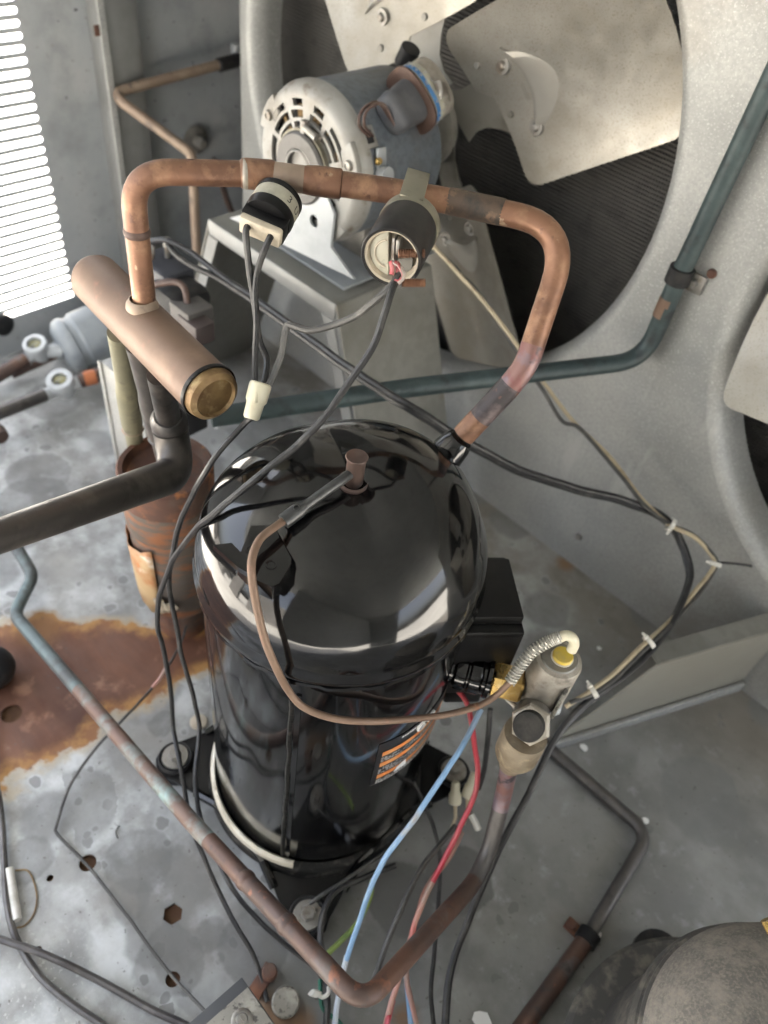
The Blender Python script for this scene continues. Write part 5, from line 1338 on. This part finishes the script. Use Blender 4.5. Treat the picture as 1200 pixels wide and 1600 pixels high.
for px, py in ((261, 372), (236, 385)):
    mb = MB(); a, b = P(px, py, d=.755), P(px + 1, py + 40, d=.778); mb.tube([a, a.lerp(b, .05), a.lerp(b, .3), a.lerp(b, .32), b], [.0030, .0040, .0040, .0030, .0030], 10); mb.build('stud', STEEL, so_)
mb = MB(); mb.tube([P(299, 470, d=.78), P(304, 480, d=.78)], .014, 16); mb.build('end_cap', RUBBER, so_)
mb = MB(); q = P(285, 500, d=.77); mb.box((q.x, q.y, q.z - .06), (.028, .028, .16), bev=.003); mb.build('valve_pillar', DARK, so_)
# galvanised box standing behind the drop pipes
bxp = P(205, 700, d=.83)
gb = thing('junction_box', 'small grey galvanised box with bright edge standing behind rusty canister', 'metal box', Vector((bxp.x, bxp.y, 0)))
bx_, by_, bz_ = bxp.x - .05, bxp.y + .045, .215
mb = MB(); mb.box((bx_ + .01, by_, bz_ / 2), (.075, .05, bz_), bev=.0015); mb.build('case', GALV, gb)
mb = MB(); mb.box((bx_ - .027, by_ - .0262, bz_ / 2), (.006, .003, bz_), bev=.0006); mb.build('edge_strip', GALV, gb)
# thin line on the rear wall and its bracket
tl = [P(392, 88, x=-.985), P(280, 119, x=-.985), P(172, 146, x=-.985), P(300, 240, x=-.90), P(304, 330, d=1.0), P(303, 470, d=1.02)]
tlv = fillet([tl[0], tl[2], tl[3], Vector((tl[3].x + .004, tl[3].y - .005, .14))], [.014, .02], 8)
tp_ = thing('thin_pipe', 'thin brown pipe bent along the rear wall and down behind the muffler', 'pipe', tlv[-1])
kk = len(tlv) // 2 - 3
mb = MB(); mb.tube(tlv, .0068, 14); mb.build('tube', PIPE_TAN, tp_)
q = tl[0].lerp(tl[1], .32); dv = (tl[1] - tl[0]).normalized()
mb = MB(); mb.lathe([(.0068, -.02), (.0092, -.018), (.0092, .018), (.0068, .02)], q, dv, 16); mb.build('rubber_sleeve', RUBBER, tp_)
mb = MB(); mb.box(q + Vector((-.006, 0, .010)) - dv * .018, (.010, .012, .018), bev=.001); mb.build('clip', BRACKET, tp_)
gm = P(305, 218, x=WX + .004)
gr_ = thing('wall_fitting', 'round grey wall fitting with thin brown tube on rear wall above muffler pipe', 'fitting', gm)
mb = MB(); mb.lathe([(.021, 0), (.021, .003), (.016, .005), (0, .005)], gm, (1, 0, 0), 24); mb.lathe([(0, .022), (.007, .021), (.009, .017), (.009, .004)], gm, (1, 0, 0), 16); mb.build('boss', MOTORG, gr_)
mb = MB(); mb.tube(catmull([gm + Vector((.016, 0, 0)), P(325, 232, d=1.22), P(340, 268, d=1.2), P(352, 305, d=1.18), P(366, 342, d=1.16)], 6), [.0068] * 10 + [.004] * 15, 10) if False else mb.tube(catmull([gm + Vector((.016, 0, 0)), P(325, 232, d=1.22), P(340, 268, d=1.2), P(352, 305, d=1.18), P(366, 342, d=1.16)], 6), .0048, 10)
mb.build('brown_tube', COPPER_OLD, gr_)

# ================================================================ far left corner: filter drier and sight glasses
da, db = P(97, 545, d=1.13), P(182, 506, d=1.16)
dx_ = (db - da).normalized()
dr = thing('filter_drier', 'grey ribbed filter drier canister lying beneath the louvres', 'filter drier', da)
mb = MB(); RD = .041
for i in range(3): pass
mb.lathe([(0, -.012), (.012, -.012), (.014, -.004), (.030, -.002), (RD - .003, .003), (RD, .010), (RD, .016), (RD - .003, .020), (RD - .003, .026), (RD, .030), (RD, .085), (RD - .004, .088), (RD - .004, .091), (RD, .094), (RD, .17), (RD - .006, .176), (0, .18)], da, dx_, 48); mb.build('canister', DRIER, dr)
mb = MB(); mb.tube([da - dx_ * .010, da - dx_ * .08], .010, 14); mb.build('inlet', COPPER_OLD, dr)
def sight(px, py, d, label, pxa, pxb, mata, matb, r=.017):
    c = P(px, py, d=d); c.z = max(c.z, .03)
    t = thing('sight_glass', label, 'sight glass', c)
    up2 = Vector((.15, -.25, 1)).normalized()
    mb = MB(); mb.lathe([(0, -.022), (.013, -.022), (.0145, -.018), (.0145, -.008), (r, -.003), (r, .006), (r - .001, .0075), (.0105, .0075), (.0100, .0035)], c, up2, 28); mb.build('body', PALE, t)
    mb = MB(); mb.lathe([(.0102, .0035), (.006, .0045), (0, .0048)], c, up2, 24); mb.build('lens', GLASS_Y, t)
    for (qx, qy, qd), mt, rr_ in ((pxa, mata, .0095), (pxb, matb, .0095)):
        e = P(qx, qy, d=qd); e.z = max(e.z, .012); b = c - up2 * .012
        mb = MB(); mb.tube([b, b.lerp(e, .25), b.lerp(e, .27)], [.0085, .0085, .011], 14); mb.build('flare', PALE, t)
        mb = MB(); mb.tube([b.lerp(e, .26), e], rr_, 14); mb.build('pipe', mt, t)
sight(56, 541, 1.10, 'pale sight glass fitting nearest to the filter drier, farther from the camera', (-12, 592, 1.08), (97, 548, 1.12), COPPER_OLD, PALE)
sight(95, 597, 1.06, 'pale blue sight glass fitting on dark pipe, nearer of two', (-14, 650, 1.01), (190, 572, 1.09), PIPE_GREY, COPPER_OLD, .0185)
q1, q2 = P(132, 592, d=1.07), P(150, 588, d=1.075)
t = tag(MB().tube([Vector((0, 0, 0)), q2 - q1], .0105, 16).build('copper_collar', M('bright_copper_orange', (.45, .15, .06), .45, .3)), 'bright orange copper collar on pipe beside sight glass', 'pipe collar'); t.location = q1
q = P(0, 505, d=1.12)
t = tag(MB().lathe([(.012, -.012), (.016, -.010), (.016, .010), (.012, .012), (0, .012)], (0, 0, 0), (1, .3, 0), 16).build('black_pipe_end', RUBBER), 'black rubber covered pipe end at left edge under louvres', 'pipe end'); t.location = q
# dark round end at the very left, half way down, and rubber knob
q = P(-4, 678, d=.93); t = tag(MB().tube([Vector((-.05, -.01, 0)), Vector((0, 0, 0)), Vector((.010, .002, 0))], [.012, .012, .008], 18).build('pipe_end', COPPER_OLD), 'rounded dark copper pipe end poking in at left edge', 'pipe end'); t.location = q
q = P(0, 1068, d=.80); t = tag(MB().lathe([(0, -.022), (.012, -.022), (.0195, -.012), (.0215, 0), (.0195, .010), (.012, .018), (0, .021)], (0, 0, 0), (.2, 0, 1), 28).build('rubber_knob', RUBBER), 'black rubber knob at left edge on the rust patch', 'knob'); t.location = Vector((q.x, q.y, .024))

# ================================================================ front corner: plate box, rusty clamp, straw, light spots
pc = PS([(378, 1524, .575), (440, 1608, .545), (318, 1690, .515), (300, 1600, .545)])
pl_n = (pc[1] - pc[0]).cross(pc[3] - pc[0]).normalized()
if pl_n.dot(EYE - pc[0]) < 0: pl_n = -pl_n
ex_ = (P(434, 1606, d=.552) - P(378, 1526, d=.575)).normalized(); ey_ = (P(300, 1612, d=.545) - P(378, 1526, d=.575)); ey_ = (ey_ - ex_ * ey_.dot(ex_)).normalized(); ez_ = ex_.cross(ey_)
if ez_.z < 0: ez_ = -ez_
o0 = P(378, 1526, d=.575)
bb_ = thing('control_box', 'corner of speckled metal box with round screw at the bottom edge', 'metal box', Vector((o0.x, o0.y, 0)))
mb = MB(); mb.prism([o0, o0 + ex_ * .12, o0 + ex_ * .12 + ey_ * .10, o0 + ey_ * .10], -ez_, max(.02, min(.055, o0.z - .01)), bev=.001); mb.build('case', M('dark_grey_box', (.07, .073, .078), .5), bb_)
mb = MB(); mb.prism([o0 + ex_ * .009 + ey_ * .001 + ez_ * .0005, o0 + ex_ * .12 + ey_ * .001 + ez_ * .0005, o0 + ex_ * .12 + ey_ * .098 + ez_ * .0005, o0 + ey_ * .098 + ez_ * .0005 + ex_ * .009], ez_, .0012, bev=.0004); lid = mb.build('lid', SPECK, bb_)
sc_ = P(378, 1592, d=.55); h = (sc_ - o0).dot(ez_); sc_ = sc_ - ez_ * (h - .002)
mb = MB(); mb.lathe([(0, .0035), (.0035, .0032), (.0045, .0012), (.0062, .0012), (.0078, .0005), (.0078, -.001)], sc_, ez_, 24); mb.box(sc_ + ez_ * .0036, (.005, .0012, .0008), ex_, ey_); mb.build('screw', STEEL, lid)
q = P(410, 1530, z=.0)
rc_ = thing('rusty_clamp', 'rusty bolted clamp on the floor beside control box corner', 'clamp', q)
mb = MB(); a = P(418, 1520, z=.004); b = P(402, 1545, z=.004); mb.box((a + b) / 2, ((a - b).length + .012, .012, .006), (a - b), None or (a - b).cross(Vector((0, 0, -1))), bev=.001); mb.build('strap', RUST, rc_)
mb = MB(); mb.lathe([(0, .016), (.0055, .0155), (.0065, .013), (.0065, .005)], P(421, 1524, z=.0), (0, 0, 1), 18); mb.build('bolt', RUST, rc_)
q = P(446, 1567, z=.001)
t = tag(MB().lathe([(.0115, 0), (.0115, .005), (.0102, .0062), (0, .006)], (0, 0, 0), (0, 0, 1), 36).build('round_plug', SPECK), 'round grey disc plug on floor next to rusty clamp', 'plug'); t.location = q
wire([(14, 1358, 'z', .004), (20, 1395, 'z', .004), (27, 1438, 'z', .004)], .0040, WHITEPL, 'short white plastic tube lying by the left cable', 'plastic tube', 'plastic_tube', seg=12)
wire([(24, 1360, 'z', .001), (45, 1362, 'z', .001), (57, 1395, 'z', .001), (54, 1425, 'z', .001), (40, 1445, 'z', .001), (26, 1450, 'z', .001)], .0007, BRASS_DULL, 'rusty thin wire loop beside white plastic tube', 'wire loop', 'wire_loop')
wire([(186, 1290, 'z', .001), (181, 1300, 'z', .001), (184, 1310, 'z', .001)], .0006, WIREG, 'tiny curled grey scrap of wire on the pale floor', 'wire scrap', 'wire_scrap')
q = P(310, 1128, z=.002); t = tag(MB().lathe([(.0085, -.001), (.0085, .0008), (.007, .0012), (0, .0012)], (0, 0, 0), (0, 0, 1), 24).build('hole_light_disc', CREAM), 'cream disc of light in the floor hole left of compressor', 'plug'); t.location = q  # pale disc stands in for light showing in the hole
for px, py, r, lab in ((912, 1168, .0055, 'white sun spot on dark floor below the partition rail'), (1009, 1283, .0045, 'white sun spot at the corner of bent floor pipe'), (933, 1458, .0048, 'white sun spot beside the black pipe clamp'), (752, 1594, .010, 'largest white spot of light, at bottom edge left of floor pipe'),
                     (936, 1013, .0035, 'pinkish bright speck behind the yellow-topped valve'), (338, 668, .004, 'tiny bright speck below the muffler end cap')):
    q = P(px, py, z=.0022); rnd = random.Random(px); nv = 8  # thin white discs in place of sunlight spots on the floor
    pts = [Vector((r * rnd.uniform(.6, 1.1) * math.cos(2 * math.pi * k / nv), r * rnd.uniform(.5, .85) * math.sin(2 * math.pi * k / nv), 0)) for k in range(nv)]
    mb = MB(); mb.prism(pts, (.1, .1, 1), .0008); t = tag(mb.build('light_spot', WHITE_SPOT), lab, 'light spot'); t.location = q

# ================================================================ second, dust-covered compressor at the lower right
OC = Vector((.188, .277, 0))
oc = thing('old_compressor', 'dust covered old compressor dome at the lower right corner', 'compressor', OC)
mb = MB(); mb.lathe([(0, 0.2350), (.02, 0.2345), (.045, 0.2310), (.066, 0.2230), (.084, 0.2090), (.094, 0.1930), (.0985, 0.1750), (.0985, 0.1630)], OC, seg=96); mb.build('dome', DUSTY, oc)
mb = MB(); mb.lathe([(.0985, 0.1640), (.1015, 0.1630), (.1025, 0.1580), (.1025, 0.1510), (.0985, 0.1470)], OC, seg=96); mb.lathe([(.0985, 0.1700), (.1005, 0.1690), (.1005, 0.1660), (.0985, 0.1650)], OC, seg=96); mb.build('rim', DUSTY_RIM, oc)
mb = MB(); mb.lathe([(.097, 0.1520), (.097, .04), (.09, .03)], OC, seg=96); mb.build('shell', DUSTY_RIM, oc)
mb = MB(); mb.lathe([(.097, .064), (.116, .060), (.120, .054), (.118, .046), (.105, .040), (.09, .03), (.09, .012), (0, .012)], OC, seg=96); mb.build('base_ring', DUSTY_RIM, oc)
for sx_, sy_ in ((-1, 1), (-1, -1), (1, 1)):
    e = Vector((OC.x + sx_ * .080, OC.y + sy_ * .076, 0))
    mb = MB(); mb.lathe([(0, .016), (.020, .016), (.024, .018), (.024, .024), (0, .025)], e, seg=28); mb.prism([e + Vector((0, .024, .017)), e + Vector((-sx_ * .07, .024, .017)), e + Vector((-sx_ * .07, -.03, .017)), e + Vector((0, -.024, .017))], (0, 0, 1), .006); ear = mb.build('foot', RUBBER, oc)
    mb = MB(); mb.lathe([(0, .036), (.0075, .036), (.009, .034), (.009, .027), (.012, .026), (.012, .024)], e + Vector((.006, -.004, 0)), seg=16); mb.build('bolt_head', STEEL, ear)
    mb = MB(); mb.lathe([(.012, .0), (.014, .004), (.014, .016)], e, seg=20); mb.build('grommet', RUBBER, ear)
q = P(1197, 1437, d=.465)
mb = MB(); mb.tube([q, q + (Vector((OC.x, OC.y, q.z - .03)) - q) * .5], .0035, 10); t = tag(mb.build('brass_stub', BRASS), 'small brass stub behind the old compressor dome at right edge', 'pipe stub')
# unseen blocks added in front and to the left to break up reflections
mb = MB()
for k_, (x0, x1, h) in enumerate(((-6.5, -3.4, .9), (-2.6, -1.9, 1.9), (-1.3, 1.1, 1.75), (1.5, 2.2, 1.2), (2.6, 5.0, 1.9))):
    mb.box(((x0 + x1) / 2, -3.2 - .15 * k_, h / 2 - .25), (x1 - x0, .3, h))
mb.box((-8.0, 0, .15), (.3, 20, .8))
struct(mb.build('reflection_blocks', M('reflection_block_grey', (.16, .155, .145), .8, 0, [((.22, .21, .2), 2, .45, .65, 5)])))
